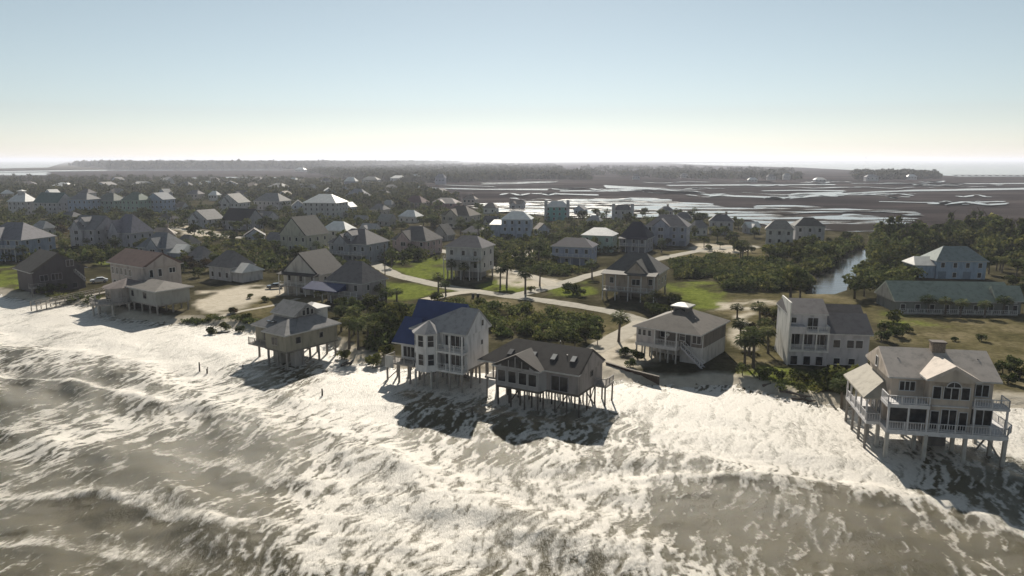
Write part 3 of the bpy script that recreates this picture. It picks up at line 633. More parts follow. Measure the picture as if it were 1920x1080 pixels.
MB().bar((-14.2, -0.4, 0.2), (-15.3, -2.4, -0.5), 0.14, 0.14).out('leaning_brace', GREYPILE, h); MB().bar((-12.0, -0.2, 2.6), (-14.4, -3.0, -0.4), 0.12, 0.12).out('leaning_brace', GREYPILE, h)
stairs(h, (-3.2, 3.0, F0 - 0.3), (-3.2, 7.0, 0.1), 1.1, GREYPILE)

# ---- dark roofed house on black piles with the skylights (local origin: front right floor corner)
h = house('stilt_house', 'brown shingled stilt house with four skylights, up on thin black piles in surf', (9.3, 97.2, 0), -30, 'dark-roofed stilt house')
wl = sid(0.27, 0.245, 0.235); rf = shg(0.078, 0.07, 0.067); F0 = 3.4
wallbox(h, -13.4, 0, 0, 8.6, F0, 6.3, wl); MB().prism([(-12.6, 0), (-12.6, -1.3), (-5.6, -1.3), (-5.0, 0)], F0 - 0.1, 6.3).out('bay_wall', sid(0.32, 0.31, 0.31), h)
roof(h, -16.5, 0.3, -0.5, 9.1, 6.2, 2.75, 'x', 4.0, 0, rf, wl, inset=0.5)
roof(h, -13.2, -5.1, -1.75, 4.4, 6.22, 2.0, 'y', 0, 0, rf, sid(0.32, 0.31, 0.31), name='bay_roof', inset=0.5)
gl = glass_mat()
for xa, xb in ((-11.5, -10.4), (-10.2, -9.3), (-9.1, -8.2), (-8.0, -6.9)):
    q = [(xx, 6.45 + max(0.15, (3.3 - abs(xx + 9.15)) * 0.48)) for xx in (xa, xb)]
    MB().solid([(xa, -1.83, 6.5), (xb, -1.83, 6.5), (xb, -1.83, q[1][1]), (xa, -1.83, q[0][1])], [(xa, -1.74, 6.5), (xb, -1.74, 6.5), (xb, -1.74, q[1][1]), (xa, -1.74, q[0][1])]).out('gable_pane', gl, h)
for x_ in (-11.7, -9.95, -8.2, -6.6): window(h, 'F', x_, F0 + 0.6, 1.25, 1.7, at=-1.34, col=(0.4, 0.39, 0.39))
window(h, 'F', -2.9, F0 + 0.15, 2.6, 2.1, 2, at=-0.03, col=(0.25, 0.24, 0.26)); window(h, 'R', 4.6, F0 + 1.6, 0.8, 0.7, at=0.03, col=(0.2, 0.18, 0.17))
sl_ = 2.75 / 4.8
for i, x_ in enumerate((-11.9, -8.1, -4.8, -1.7)):
    y_ = 1.7 + 0.12 * i; z_ = 6.4 + (y_ + 0.5) * sl_; s = MB()
    s.box(-0.42, 0.42, -0.62, 0.62, -0.05, 0.08); o = s.out('skylight', mat('metal_roof', (0.1, 0.09, 0.09)), h); o.location = (x_, y_, z_); o.rotation_euler = (math.atan(sl_), 0, 0)
    p = MB().box(-0.34, 0.34, -0.54, 0.54, 0.08, 0.095).out('skylight_pane', mtl(0.55, 0.53, 0.5) if i else mtl(0.2, 0.19, 0.19), o)
MB().box(-13.4, 0, 0, 8.6, F0 - 0.35, F0).box(-12.6, -5.3, -1.3, 0, F0 - 0.4, F0 - 0.1).out('floor_beam', mat('wood', (0.13, 0.115, 0.1)), h)
piles(h, [-13.2 + 1.9 * i for i in range(8)], (0.1, 2.9, 5.7, 8.4), -1.6, F0 - 0.3, 0.13, DARKPILE); piles(h, (-12.4, -10.2, -8.0, -5.8), (-1.15,), -1.6, F0 - 0.35, 0.13, DARKPILE)
deck(h, 0.0, 1.9, 5.6, 8.6, F0, DECKW); railing(h, [(0.05, 5.65), (1.85, 5.65), (1.85, 8.5)], F0, mat('wood', (0.33, 0.31, 0.3))); piles(h, (1.7,), (5.8, 8.4), -1.6, F0 - 0.3, 0.13, DARKPILE)
for a_, b_ in (((-11.3, 0.1, 0.2), (-9.4, 0.1, 3.0)), ((-3.7, 0.1, 0.2), (-1.8, 0.1, 3.0)), ((0.0, 2.9, 3.0), (0.1, 5.7, 0.3)), ((0.0, 5.7, 3.0), (0.1, 2.9, 0.3))): MB().bar(a_, b_, 0.09, 0.16).out('cross_brace', DARKPILE, h)
deck(h, -16.3, -13.4, 1.2, 4.4, F0, DECKW); MB().box(-16.2, -13.5, 4.4, 8.4, F0, 6.2).out('side_wall', sid(0.36, 0.3, 0.26), h); piles(h, (-16.0, -14.2), (1.4, 4.3, 8.2), -1.6, F0 - 0.3, 0.14, GREYPILE)
for x_ in (-16.1, -14.8): MB().box(x_ - 0.08, x_ + 0.08, 1.25, 1.41, F0, 6.2).out('porch_column', trim((0.4, 0.33, 0.28)), h)

# ---- big pale house at the right (local origin: lower deck front left)
h = house('stilt_house', 'large beige two-storey stilt house with wraparound white decks and brick chimney', (45.2, 82.6, 0), -11, 'large beige house')
wl = sid(0.5, 0.43, 0.365); rf = shg(0.8, 0.7, 0.62); D1, D2 = 4.0, 7.25; tr = trim((0.6, 0.59, 0.6))
wallbox(h, 0.9, 12.2, 2.6, 11.6, D1, 9.9, wl); wallbox(h, 4.6, 9.4, 0.9, 2.6, D1, 10.3, wl, 'bay_wall')
roof(h, 0.4, 12.9, 2.0, 12.2, 9.8, 2.55, 'x', 0, 0, rf, wl, inset=0.5); roof(h, 4.0, 10.0, 0.3, 7.3, 10.2, 1.75, 'y', 0, 0.01, rf, wl, name='bay_roof', inset=0.5)
chimney(h, 7.2, 6.9, 10.5, 13.4, 1.5, 1.1, mat('brick', (0.25, 0.2, 0.16)))
deck(h, 0, 13.3, 0, 2.6, D1, tr, 0.55); deck(h, -0.15, 4.55, -0.05, 2.6, D2, tr, 0.45, 'upper_deck'); deck(h, 9.45, 13.3, 0.4, 2.6, D2, tr, 0.3, 'upper_deck')
deck(h, 12.2, 14.2, 2.6, 8.0, D1, tr, 0.4); railing(h, [(14.1, 8.0), (14.1, 1.4), (13.2, 0.1)], D1, tr)
railing(h, [(0.1, 0.1), (13.2, 0.1)], D1, tr); railing(h, [(-0.05, 2.5), (-0.05, 0.05), (4.5, 0.05)], D2, tr); railing(h, [(9.5, 0.5), (13.2, 0.5), (13.2, 2.6)], D2, tr)
for x_ in (0.1, 2.3, 4.4): MB().box(x_ - 0.1, x_ + 0.1, 0.02, 0.22, D1, D2 - 0.3).out('porch_column', tr, h)
for x_ in (9.6, 13.1): MB().box(x_ - 0.1, x_ + 0.1, 0.44, 0.64, D1, D2 - 0.3).out('porch_column', tr, h)
for x_, w_ in ((1.25, 2.0), (3.35, 1.9)):
    MB().box(x_ - w_ / 2 + 0.03, x_ + w_ / 2 - 0.03, 0.18, 0.2, D1 + 1.05, D2 - 0.55).out('porch_screen', glass_mat(), h)
W_ = (0.55, 0.55, 0.56)
window(h, 'F', 2.7, 8.25, 1.7, 1.1, 3, at=2.56, col=W_); window(h, 'F', 11.0, 8.0, 1.4, 1.4, 2, at=2.56, col=W_); window(h, 'F', 11.0, D1 + 0.4, 2.7, 2.0, 3, at=2.56, col=W_)
for x_, w_ in ((5.45, 0.85), (7.0, 1.6), (8.55, 0.85)): window(h, 'F', x_, 7.95, w_, 1.45, 2 if w_ > 1 else 1, at=0.86, col=W_); window(h, 'F', x_, D1 + 0.15, w_, 2.45 if w_ > 1 else 2.2, 2 if w_ > 1 else 1, at=0.86, rows_=1, col=W_)
window(h, 'F', 7.0, 9.55, 1.6, 0.7, at=0.24, arch=True, col=W_); MB().box(5.0, 9.0, 0.66, 0.9, D2 - 0.28, D2 - 0.14).out('ledge', tr, h)
MB().box(9.9, 12.0, 2.3, 2.6, D1 + 2.75, D1 + 2.9).out('awning', mat('cloth', (0.05, 0.05, 0.06)), h)
# left porch wing with its own hipped roof, lit from behind
wallbox(h, 0.5, 0.9, 3.4, 11.0, D1, 7.2, wl, 'porch_wall'); deck(h, -1.6, 0.9, 2.6, 12.4, D1, tr, 0.4); deck(h, -1.6, 0.9, 9.5, 12.4, D2 - 0.4, tr, 0.2)
s = MB(); s.solid([(-2.0, 3.0, 6.9), (-2.0, 12.9, 6.9), (0.9, 12.9, 8.7), (0.9, 5.0, 8.7)], [(-2.0, 3.0, 6.7), (-2.0, 12.9, 6.7), (0.9, 12.9, 6.75), (0.9, 3.0, 6.75)]); s.out('porch_roof', shg(0.5, 0.46, 0.39), h)
railing(h, [(-1.5, 2.7), (-1.5, 12.3)], D1, tr); railing(h, [(-1.5, 2.7), (0.0, 2.7)], D1, tr)
for y_ in (3.2, 5.6, 8.0, 10.4, 12.2): MB().box(-1.6, -1.4, y_ - 0.1, y_ + 0.1, D1, 6.75).out('porch_column', tr, h)
for y_ in (4.8, 7.2, 9.6): window(h, 'L', y_, D1 + 0.5, 1.2, 1.7, 2, at=0.47, col=W_)
window(h, 'L', 7.1, 10.0, 0.7, 1.2, at=0.36, col=W_)
piles(h, (0.15, 4.4, 8.8, 13.0), (0.2, 3.6, 7.6, 11.4), -1.8, D1 - 0.4, 0.2, PALEPILE, True); piles(h, (-1.4,), (3.0, 6.0, 9.0, 12.2), -1.8, D1 - 0.35, 0.17, GREYPILE)
MB().box(0.2, 13.1, 2.7, 11.5, D1 - 0.5, D1 - 0.02).out('floor_beam', mat('wood', (0.2, 0.18, 0.16)), h)
MB().bar((13.0, 0.2, 0.6), (11.2, 0.2, 3.5), 0.12, 0.2).out('cross_brace', GREYPILE, h); MB().bar((11.4, 3.6, 0.6), (13.0, 3.6, 3.4), 0.12, 0.2).out('cross_brace', GREYPILE, h)
wallbox(h, 6.0, 8.6, 5.0, 8.0, -0.5, 3.4, sid(0.2, 0.18, 0.17), 'storage_room')

# ---- grey-brown hipped house behind the timber bulkhead (local origin: near roof corner)
h = house('beach_house', 'taupe hip-roofed house with white porch and outside stair behind timber bulkhead', (31.4, 116.4, 0), -36, 'taupe house behind the bulkhead')
wl = sid(0.2, 0.175, 0.155); lo = sid(0.56, 0.54, 0.52); rf = shg(0.185, 0.165, 0.148); B0 = 1.35; F0 = 4.4
wallbox(h, -12.0, -0.6, 2.6, 13.6, F0, 7.15, wl); wallbox(h, -4.6, -0.55, 2.55, 13.55, B0 - 0.6, F0, lo, 'lower_wall'); wallbox(h, -11.9, -4.6, 6.0, 13.5, B0 - 0.6, F0, lo, 'lower_wall')
wallbox(h, -12.05, -8.6, 0.6, 2.6, F0, 7.1, sid(0.5, 0.46, 0.45), 'porch_wall')
roof(h, -12.6, 0, 0, 14.2, 7.05, 2.7, 'y', 5.6, 5.6, rf)
cu = wallbox(h, -7.7, -5.1, 6.2, 8.6, 8.6, 10.35, sid(0.16, 0.14, 0.13), 'cupola'); roof(h, -8.1, -4.7, 5.8, 9.0, 10.3, 0.5, 'x', 1.4, 1.4, mtl(0.62, 0.6, 0.55), name='cupola_roof')
for x_ in (-7.0, -5.8): window(h, 'F', x_, 9.3, 0.7, 0.7, at=6.17, col=(0.2, 0.18, 0.17))
deck(h, -12.1, -4.4, 0.4, 2.6, F0, trim((0.55, 0.53, 0.52)), 0.6); railing(h, [(-8.5, 0.5), (-4.5, 0.5), (-4.5, 1.3)], F0)
for x_ in (-11.4, -10.5, -9.5): window(h, 'F', x_, F0 + 1.3, 0.55, 1.0, at=0.57)
window(h, 'F', -7.7, F0 + 1.0, 1.2, 1.2, at=2.57); window(h, 'F', -4.3, F0 + 0.9, 1.0, 1.5, at=2.57, rows_=2); window(h, 'F', -3.2, F0 + 0.1, 0.9, 2.1, at=2.57, name='door'); window(h, 'F', -1.7, F0 + 0.7, 1.5, 1.5, 2, at=2.57)
for x_ in (-8.5, -6.5, -4.5): MB().box(x_ - 0.1, x_ + 0.1, 0.42, 0.62, F0, 7.05).out('porch_column', trim(), h)
for x_ in (-0.65,): MB().box(-0.68, -0.54, 2.52, 2.66, F0, 7.1).out('corner_trim', trim(), h)
piles(h, (-11.9, -10.4, -9.0, -7.4, -6.0, -4.5), (0.6, 2.8), B0 - 0.8, F0 - 0.55, 0.11, PALEPILE, True)
stairs(h, (-3.9, 1.7, F0), (0.4, 1.0, B0), 1.1, trim((0.5, 0.48, 0.5)), 14, (0, 1))
MB().tube([(-6.9, 2.5, F0 + 1.55), (-6.9, 2.42, F0 + 1.55)], 0.28, 12).out('round_ornament', trim((0.85, 0.85, 0.82)), h)

# ---- white three-storey house with stacked balconies
h = house('beach_house', 'white three-storey house with stacked balconies and dark grey roof', (46.9, 118.8, 0), -9, 'white three-storey house')
wl = sid(0.5, 0.485, 0.5); rf = shg(0.13, 0.12, 0.125); rf2 = shg(0.2, 0.19, 0.2)
wallbox(h, 0.2, 6.6, 2.2, 11, 0.9, 10.0, wl); wallbox(h, 6.6, 13.4, 1.4, 10.4, 0.9, 6.9, wl, 'wing_wall'); wallbox(h, 0.2, 6.6, 0.4, 2.2, 0.9, 3.9, wl, 'lower_wall')
MB().box(0.0, 0.22, 0.0, 2.2, 1.0, 12.4).solid([(0.0, 2.2, 12.4), (0.22, 2.2, 12.4), (0.22, 7.0, 12.4), (0.0, 7.0, 12.4)], [(0, 2.2, 1.0), (0.22, 2.2, 1.0), (0.22, 11, 1.0), (0, 11, 1.0)]).out('fin_wall', sid(0.6, 0.59, 0.56), h)
roof(h, -0.05, 6.8, 2.0, 11.2, 9.9, 1.9, 'x', 0.01, 0.01, rf2); roof(h, 6.7, 13.9, 0.9, 10.6, 6.85, 2.7, 'x', 0, 0, rf2, wl, inset=0.5); roof(h, 6.85, 13.6, 5.4, 11.4, 9.0, 1.6, 'x', 0, 0, rf, wl, name='rear_roof', inset=0.4)
deck(h, 0.25, 6.7, 0.2, 2.2, 4.15, trim(), 0.3); deck(h, 2.9, 6.7, 0.2, 2.2, 7.3, trim(), 0.3); railing(h, [(2.95, 0.3), (6.6, 0.3), (6.6, 2.1)], 7.3); railing(h, [(0.3, 0.3), (6.6, 0.3)], 4.15)
wallbox(h, 0.25, 2.85, 0.3, 2.2, 7.0, 8.2, wl, 'parapet')
for x_ in (0.45, 2.5, 4.6, 6.5): MB().box(x_ - 0.1, x_ + 0.1, 0.22, 0.42, 4.15, 7.0).out('balcony_column', trim(), h)
for x_ in (1.5, 3.6, 5.6): window(h, 'F', x_, 4.6, 1.6, 1.9, 2, at=2.17, col=(0.4, 0.4, 0.42))
window(h, 'F', 4.3, 7.5, 1.6, 1.9, 2, at=2.17, col=(0.4, 0.4, 0.42)); window(h, 'F', 1.2, 8.5, 0.8, 0.9, at=2.17)
for x_ in (8.2, 10.4, 11.8): window(h, 'F', x_, 4.6, 1.1, 1.3, at=1.37)
for x_ in (1.2, 3.3, 5.3): window(h, 'F', x_, 1.6, 1.1, 1.5, at=0.37, col=(0.52, 0.5, 0.52))
for x_ in (8.4, 10.8): window(h, 'F', x_, 1.7, 1.0, 1.0, at=1.37)

# ---- left: pink-grey house with its octagonal deck room on piles
h = house('beach_house', 'pale pink-grey gabled house with brown roof above octagonal deck room on piles', (-91.5, 160.5, 0), -35, 'pale house with octagonal deck')
h.scale = (1.16, 1.16, 1.16); wl = sid(0.42, 0.37, 0.345); rf = shg(0.2, 0.13, 0.115); B0 = 3.0
wallbox(h, -17.0, -3.0, 9, 17, 1.0, 9.2, wl); roof(h, -17.6, -2.7, 8.4, 17.6, 9.0, 2.6, 'x', 0, 0, rf, wl, inset=0.5)
for x_ in (-15.9, -14.1, -12.3, -10.5, -8.7): window(h, 'F', x_, 6.8, 0.9, 1.4, at=8.97)
for x_ in (-15.5, -13.1, -10.7): window(h, 'F', x_, 3.9, 1.0, 1.5, at=8.97)
for y_ in (10.4, 12.3): window(h, 'R', y_, 6.9, 0.7, 1.5, at=-2.97)
window(h, 'R', 15, 7.4, 1.3, 1.0, 2, at=-2.97)
oc = [(-7.6, 1.0), (-5.8, -1.0), (-2.6, -1.4), (-0.6, 0.4), (-0.2, 3.5), (-2.0, 9.0), (-8.5, 9.0)]
MB().prism(oc, B0 - 0.35, B0).out('deck', DECKW, h); railing(h, oc[:5], B0, mat('wood', (0.38, 0.36, 0.35)))
MB().prism([(-6.2, 2.8), (-4.6, 1.6), (-2.2, 1.6), (-1.4, 3.2), (-1.4, 8.9), (-6.2, 8.9)], B0, 5.9).out('deck_room_wall', sid(0.36, 0.33, 0.31), h)
s = MB(); oo = [(-6.8, 2.4), (-4.8, 1.0), (-1.9, 1.0), (-0.8, 3.0), (-0.8, 9.2), (-6.8, 9.2)]
for i in range(6): s.poly([(*oo[i], 5.85), (*oo[(i + 1) % 6], 5.85), (-3.8, 5.6, 7.3)])
s.poly([(*p, 5.85) for p in reversed(oo)]); s.out('deck_room_roof', shg(0.24, 0.2, 0.19), h)
window(h, 'F', -3.4, 3.2, 1.8, 2.0, 2, at=1.57, col=(0.3, 0.28, 0.27)); window(h, 'R', 5.4, 3.6, 1.4, 1.4, at=-1.37, col=(0.3, 0.28, 0.27))
wallbox(h, -1.0, 9.0, 4.5, 11.5, B0 + 0.2, 6.0, sid(0.33, 0.33, 0.31), 'annex_wall'); roof(h, -1.6, 9.8, 3.9, 12.1, 5.9, 1.3, 'x', 3.5, 3.5, shg(0.26, 0.24, 0.22), name='annex_roof')
window(h, 'F', 0.4, 4.2, 1.0, 1.2, at=4.47, col=(0.36, 0.35, 0.33)); window(h, 'F', 5.0, 4.2, 1.2, 1.2, at=4.47, col=(0.36, 0.35, 0.33))
MB().box(-0.8, 8.8, 4.6, 11.4, B0 - 0.1, B0 + 0.2).out('floor_beam', DECKW, h)
for x_, y_ in oc[:5]: piles(h, (x_ * 0.93,), (y_ + 0.35,), -1.5, B0 - 0.3, 0.2, PALEPILE)
piles(h, (-6, -3, 0.2, 3, 6, 8.6), (4.8, 8.0, 11.2), -1.5, B0, 0.18, GREYPILE)

# ---- left: dark shingled gable house
h = house('beach_house', 'dark brown shingled gable house beside the wooden boardwalk', (-121, 190, 0), 50, 'dark brown gable house')
wl = sid(0.075, 0.068, 0.075); rf = shg(0.13, 0.118, 0.105)
wallbox(h, -6.2, 6.2, 0, 12, 1.0, 7.4, wl); roof(h, -7.0, 7.0, -0.7, 12.6, 7.0, 4.6, 'y', 0, 0, rf, wl, inset=0.7)
window(h, 'F', 2.6, 8.0, 1.7, 1.6, 2, at=-0.76, col=(0.36, 0.34, 0.36)); window(h, 'F', -3.6, 4.6, 1.8, 1.5, 2, at=-0.03, col=(0.3, 0.28, 0.32)); window(h, 'F', -0.6, 4.6, 2.4, 1.6, 3, at=-0.03, col=(0.3, 0.28, 0.32)); window(h, 'F', 3.6, 2.0, 1.0, 1.2, at=-0.03, col=(0.15, 0.14, 0.15))
deck(h, -7.4, -4.0, -2.2, 0, 3.4, DECKW); railing(h, [(-7.3, 0), (-7.3, -2.1), (-4.1, -2.1)], 3.4, mat('wood', (0.3, 0.28, 0.27))); piles(h, (-7.2, -4.2), (-2.0,), 0.5, 3.2, 0.14, GREYPILE)
stairs(h, (3.6, -0.8, 6.2), (6.0, -0.8, 3.4), 1.0, mat('wood', (0.25, 0.24, 0.25)), 10, (0, 1))
for o_, lst in ((0, [(-9.0, 5.0, 8.2), (-2.0, 9.5, 7.6)]), (2, [(-6.0, 6.5, 8.6), (-3.0, 2.6, 7.8)]), (3, [(2.2, 5.2, 11.2), (11.4, 5.6, 11.4)]), (4, [(-3.0, 5.0, 8.4), (-9.2, 9.0, 8.4)])):
    for v_ in lst: vent([q for q in C.objects if q.get('category') == 'house'][o_], *v_)

# ------------------------------------------------------------------ the other houses, each from its own outline and colours
def gh(label, phrase, xl, xr, yb, ye, yp, rot=-30, ratio=0.8, kind='hip', wall=(0.5, 0.49, 0.48), rc=(0.2, 0.19, 0.19), metal=False, opts='', name='house', open_=0.0, zb=1.45):
    r = R(abs(rot)); cx = (xl + xr) / 2
    base = G(cx, yb, zb); s = scale_at(base); W = (xr - xl) / s
    wd = W / (math.cos(r) + ratio * math.sin(r)); dp = wd * ratio; half = (wd * math.sin(r) + dp * math.cos(r)) / 2
    cy = base.y + half; rr_ = ray(cx, ye); ze = CAM_H + rr_[2] * ((base.y + half * 0.55) / rr_[1]); rp = ray(cx, yp); zp = CAM_H + rp[2] * (cy / rp[1])
    ze = max(ze, zb + 2.4); zp = max(zp, ze + 1.0); cxw = rp[0] * cy / rp[1]
    o = house(name, label, (cxw, cy, zb), rot, phrase)
    far = base.y > 520; zw = ze - zb; x0, x1, y0, y1 = -wd / 2, wd / 2, -dp / 2, dp / 2
    wm = mat('siding', wall); rm_ = mat('metal_roof' if metal else 'shingle', rc); z0 = -0.5
    if open_ > 0:
        piles(o, [x0 + 0.3 + (wd - 0.6) * i / 4 for i in range(5)], (y0 + 0.3, y1 - 0.3), -0.5, open_, 0.18, GREYPILE, True); z0 = open_
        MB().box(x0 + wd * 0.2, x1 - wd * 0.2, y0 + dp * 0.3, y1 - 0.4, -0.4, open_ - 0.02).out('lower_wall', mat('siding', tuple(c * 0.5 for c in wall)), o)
    ov = 0.5; zr = zw; hr = zp - ze
    wallbox(o, x0, x1, y0, y1, z0, zw, wm)
    if kind == 'hip': e = min(wd, dp) * 0.42; ax = 'x' if wd >= dp else 'y'; roof(o, x0 - ov, x1 + ov, y0 - ov, y1 + ov, zr - 0.1, hr, ax, e, e, rm_)
    elif kind == 'gx': roof(o, x0 - ov, x1 + ov, y0 - ov, y1 + ov, zr - 0.1, hr, 'x', 0, 0, rm_, wm, inset=0.5)
    elif kind == 'gy': roof(o, x0 - ov, x1 + ov, y0 - ov, y1 + ov, zr - 0.1, hr, 'y', 0, 0, rm_, wm, inset=0.5)
    if 'c' in opts:                                             # cross gable towards the front
        a = wd * (0.12 if 'l' in opts else -0.12); q = wd * 0.21
        wallbox(o, a - q, a + q, y0 - 1.2, y0, z0, zw, wm, 'bay_wall'); roof(o, a - q - 0.4, a + q + 0.4, y0 - 1.6, y0 + dp * 0.45, zw - 0.08, hr * 0.72, 'y', 0, 0.01, rm_, wm, name='cross_gable_roof', inset=0.4)
    nst = max(1, round((zw - z0) / 3.0)); fh = (zw - z0) / nst
    yf = y0 - 0.03
    if not far:
        for k in range(nst):
            zz = z0 + fh * k + fh * 0.34; nw = max(2, int(wd / 3.0))
            for i in range(nw):
                xx = x0 + wd * (i + 0.5) / nw
                if 'c' in opts and abs(xx - a) < q + 0.5: continue
                if k == 0 and open_ == 0 and nst > 1 and i % 2 == 0: MB().box(xx - 1.1, xx + 1.1, y0 - 0.06, y0 + 0.02, z0 + 0.5, z0 + 2.7).out('garage_door', mat('trim_paint', tuple(c * 0.55 for c in wall)), o)
                else: window(o, 'F', xx, zz, 1.0, 1.4, 1, at=yf)
            if 'c' in opts: window(o, 'F', a, zz, min(2.0, q * 1.2), 1.4, 2, at=y0 - 1.23)
            fc = 'R' if rot < 0 else 'L'; xs_ = x1 + 0.03 if rot < 0 else x0 - 0.03; ns = max(1, int(dp / 3.6))
            for i in range(ns): window(o, fc, y0 + dp * (i + 0.5) / ns, zz, 0.9, 1.3, 1, at=xs_)
    else:
        for i in range(3): window(o, 'F', x0 + wd * (i + 0.5) / 3, z0 + (zw - z0) * 0.55, 1.4, 1.6, 1, at=yf)
    if 'd' in opts:                                             # balcony along the front
        zd = z0 + fh * (nst - 1) if nst > 1 else max(z0, 0.3); yd = y0 - (2.9 if 'c' in opts else 2.0)
        deck(o, x0, x1, yd, y0 - 0.02, zd, DECKW); railing(o, [(x0 + 0.1, yd + 0.1), (x1 - 0.1, yd + 0.1)], zd, gap=0.4)
        for i in range(5): xx = x0 + 0.15 + (wd - 0.3) * i / 4; MB().box(xx - 0.1, xx + 0.1, yd + 0.05, yd + 0.25, -0.4, zw - 0.15 if 'p' in opts else zd - 0.3).out('porch_column', trim(), o)
        if 'p' in opts: MB().solid([(x0 - 0.3, yd - 0.3, zw - 0.05), (x1 + 0.3, yd - 0.3, zw - 0.05), (x1 + 0.3, y0, zw + 0.5), (x0 - 0.3, y0, zw + 0.5)], [(x0 - 0.3, yd - 0.3, zw - 0.2), (x1 + 0.3, yd - 0.3, zw - 0.2), (x1 + 0.3, y0, zw - 0.2), (x0 - 0.3, y0, zw - 0.2)]).out('porch_roof', rm_, o)
    if 'k' in opts: MB().box(-1.6, 1.6, -1.6, 1.6, zw + hr * 0.55, zw + hr + 1.2).out('cupola', wm, o); roof(o, -2.1, 2.1, -2.1, 2.1, zw + hr + 1.15, 0.9, 'x', 1.9, 1.9, rm_, name='cupola_roof')
    if 't' in opts:
        for xx in (x0 + 0.3, x1 - 0.3): MB().box(xx - 0.9, xx + 0.9, y0 - 0.4, y0 + 1.6, -0.4, zw + hr + 0.9).out('tower', mat('siding', (0.42, 0.42, 0.44)), o)
    if 'w' in opts:                                             # low wing at the left with its own pale roof
        wallbox(o, x0 - wd * 0.4, x0, y0 + 0.8, y1 - 0.5, -0.4, zw * 0.72, wm, 'wing_wall'); roof(o, x0 - wd * 0.4 - 0.5, x0 + 0.3, y0 + 0.3, y1, zw * 0.7, hr * 0.55, 'x', 1.5, 0.01, mtl(0.62, 0.61, 0.58), name='wing_roof')
    if 'r' in opts:
        wallbox(o, x1, x1 + wd * 0.45, y0 + 0.6, y1 - 0.5, -0.4, zw * 0.7, wm, 'wing_wall'); roof(o, x1 - 0.2, x1 + wd * 0.45 + 0.5, y0 + 0.1, y1, zw * 0.68, hr * 0.5, 'x', 0.01, 1.5, mtl(0.64, 0.63, 0.6), name='wing_roof')
    if 'm' in opts:                                             # dormer
        MB().box(-1.5, 1.5, y0 + 0.6, y0 + dp * 0.4, zw, zw + hr * 0.62).out('dormer', wm, o); roof(o, -1.9, 1.9, y0 + 0.2, y0 + dp * 0.45, zw + hr * 0.58, hr * 0.32, 'y', 0, 0.01, rm_, wm, name='dormer_roof', inset=0.3)
        window(o, 'F', 0, zw + hr * 0.2, 1.6, 0.9, 2, at=y0 + 0.56)
    if 'h' in opts: chimney(o, wd * 0.2, dp * 0.1, zw + hr * 0.4, zw + hr + 1.2)
    return o
BLUE, SLATE, CREAM, GREY, PALE = (0.3, 0.36, 0.46), (0.24, 0.29, 0.38), (0.5, 0.48, 0.38), (0.4, 0.39, 0.4), (0.48, 0.47, 0.47)
RG, RD, RW, RB = (0.22, 0.21, 0.22), (0.075, 0.07, 0.075), (0.72, 0.71, 0.69), (0.17, 0.15, 0.13)
# middle row behind the beach
gh('cream house with steep dark gable and a row of porch windows behind lone stilt house', 'steep dark gabled house', 532, 640, 556, 512, 470, -25, 0.85, 'gy', (0.45, 0.43, 0.4), (0.08, 0.075, 0.075), opts='dp', open_=0.0)
gh('taupe hip-roofed house with a blue metal porch roof', 'house with blue porch roof', 612, 722, 572, 528, 489, -28, 0.85, 'hip', (0.36, 0.33, 0.33), (0.24, 0.22, 0.22), opts='d')
gh('low pale house with long white side wall and grey hipped roofs', 'low house with long white wall', 392, 472, 528, 500, 470, -30, 0.9, 'hip', (0.48, 0.47, 0.47), (0.27, 0.25, 0.24), opts='r')
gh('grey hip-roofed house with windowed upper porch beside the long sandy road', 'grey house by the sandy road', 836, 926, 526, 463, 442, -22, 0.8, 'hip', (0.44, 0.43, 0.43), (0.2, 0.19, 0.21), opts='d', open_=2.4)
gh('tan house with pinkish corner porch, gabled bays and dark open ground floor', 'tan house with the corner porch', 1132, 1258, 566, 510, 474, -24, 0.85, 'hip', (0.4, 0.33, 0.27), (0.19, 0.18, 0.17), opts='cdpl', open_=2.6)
gh('blue-grey house with dark hipped roof and grey upper floor', 'blue house with dark roof', 1034, 1122, 498, 462, 446, -18, 0.7, 'hip', (0.28, 0.31, 0.41), (0.075, 0.075, 0.11), opts='d')
gh('mint green house with bright white hipped roof', 'mint green house', 1090, 1160, 474, 441, 427, -20, 0.8, 'hip', (0.33, 0.43, 0.37), RW, True)
gh('house with navy roof and white porch posts beside mint green house', 'navy-roofed house', 1162, 1228, 474, 446, 416, -25, 0.9, 'hip', (0.3, 0.3, 0.34), (0.05, 0.05, 0.075), opts='dp')
gh('wide slate blue house with low grey hipped roofs', 'slate blue house', 1208, 1300, 462, 424, 403, -20, 0.8, 'hip', (0.27, 0.29, 0.36), (0.2, 0.19, 0.21), opts='c')
gh('grey two-storey house behind dark trees at the marsh edge', 'grey house at the marsh edge', 1328, 1378, 440, 415, 402, -15, 0.8, 'hip', GREY, RG, opts='h')
gh('broad pale grey house with windowless front beside the canal', 'pale grey house by the canal', 1434, 1492, 474, 430, 413, -20, 0.8, 'hip', (0.45, 0.44, 0.42), (0.42, 0.38, 0.34))
gh('grey house with a tall dark pyramid roof beside the canal', 'dark pyramid-roofed house', 1486, 1546, 468, 424, 408, -12, 0.9, 'hip', (0.42, 0.41, 0.42), (0.07, 0.075, 0.08))
gh('light blue house with pale metal hip roof in front of the pines', 'light blue house by the pines', 1744, 1838, 524, 488, 462, -6, 0.7, 'hip', (0.3, 0.38, 0.48), (0.33, 0.38, 0.37), opts='w')
gh('long low house with faded green metal roof beside the tan field', 'long green-roofed house', 1662, 1880, 590, 562, 528, -5, 0.42, 'gx', (0.2, 0.2, 0.185), (0.42, 0.47, 0.39), opts='d')
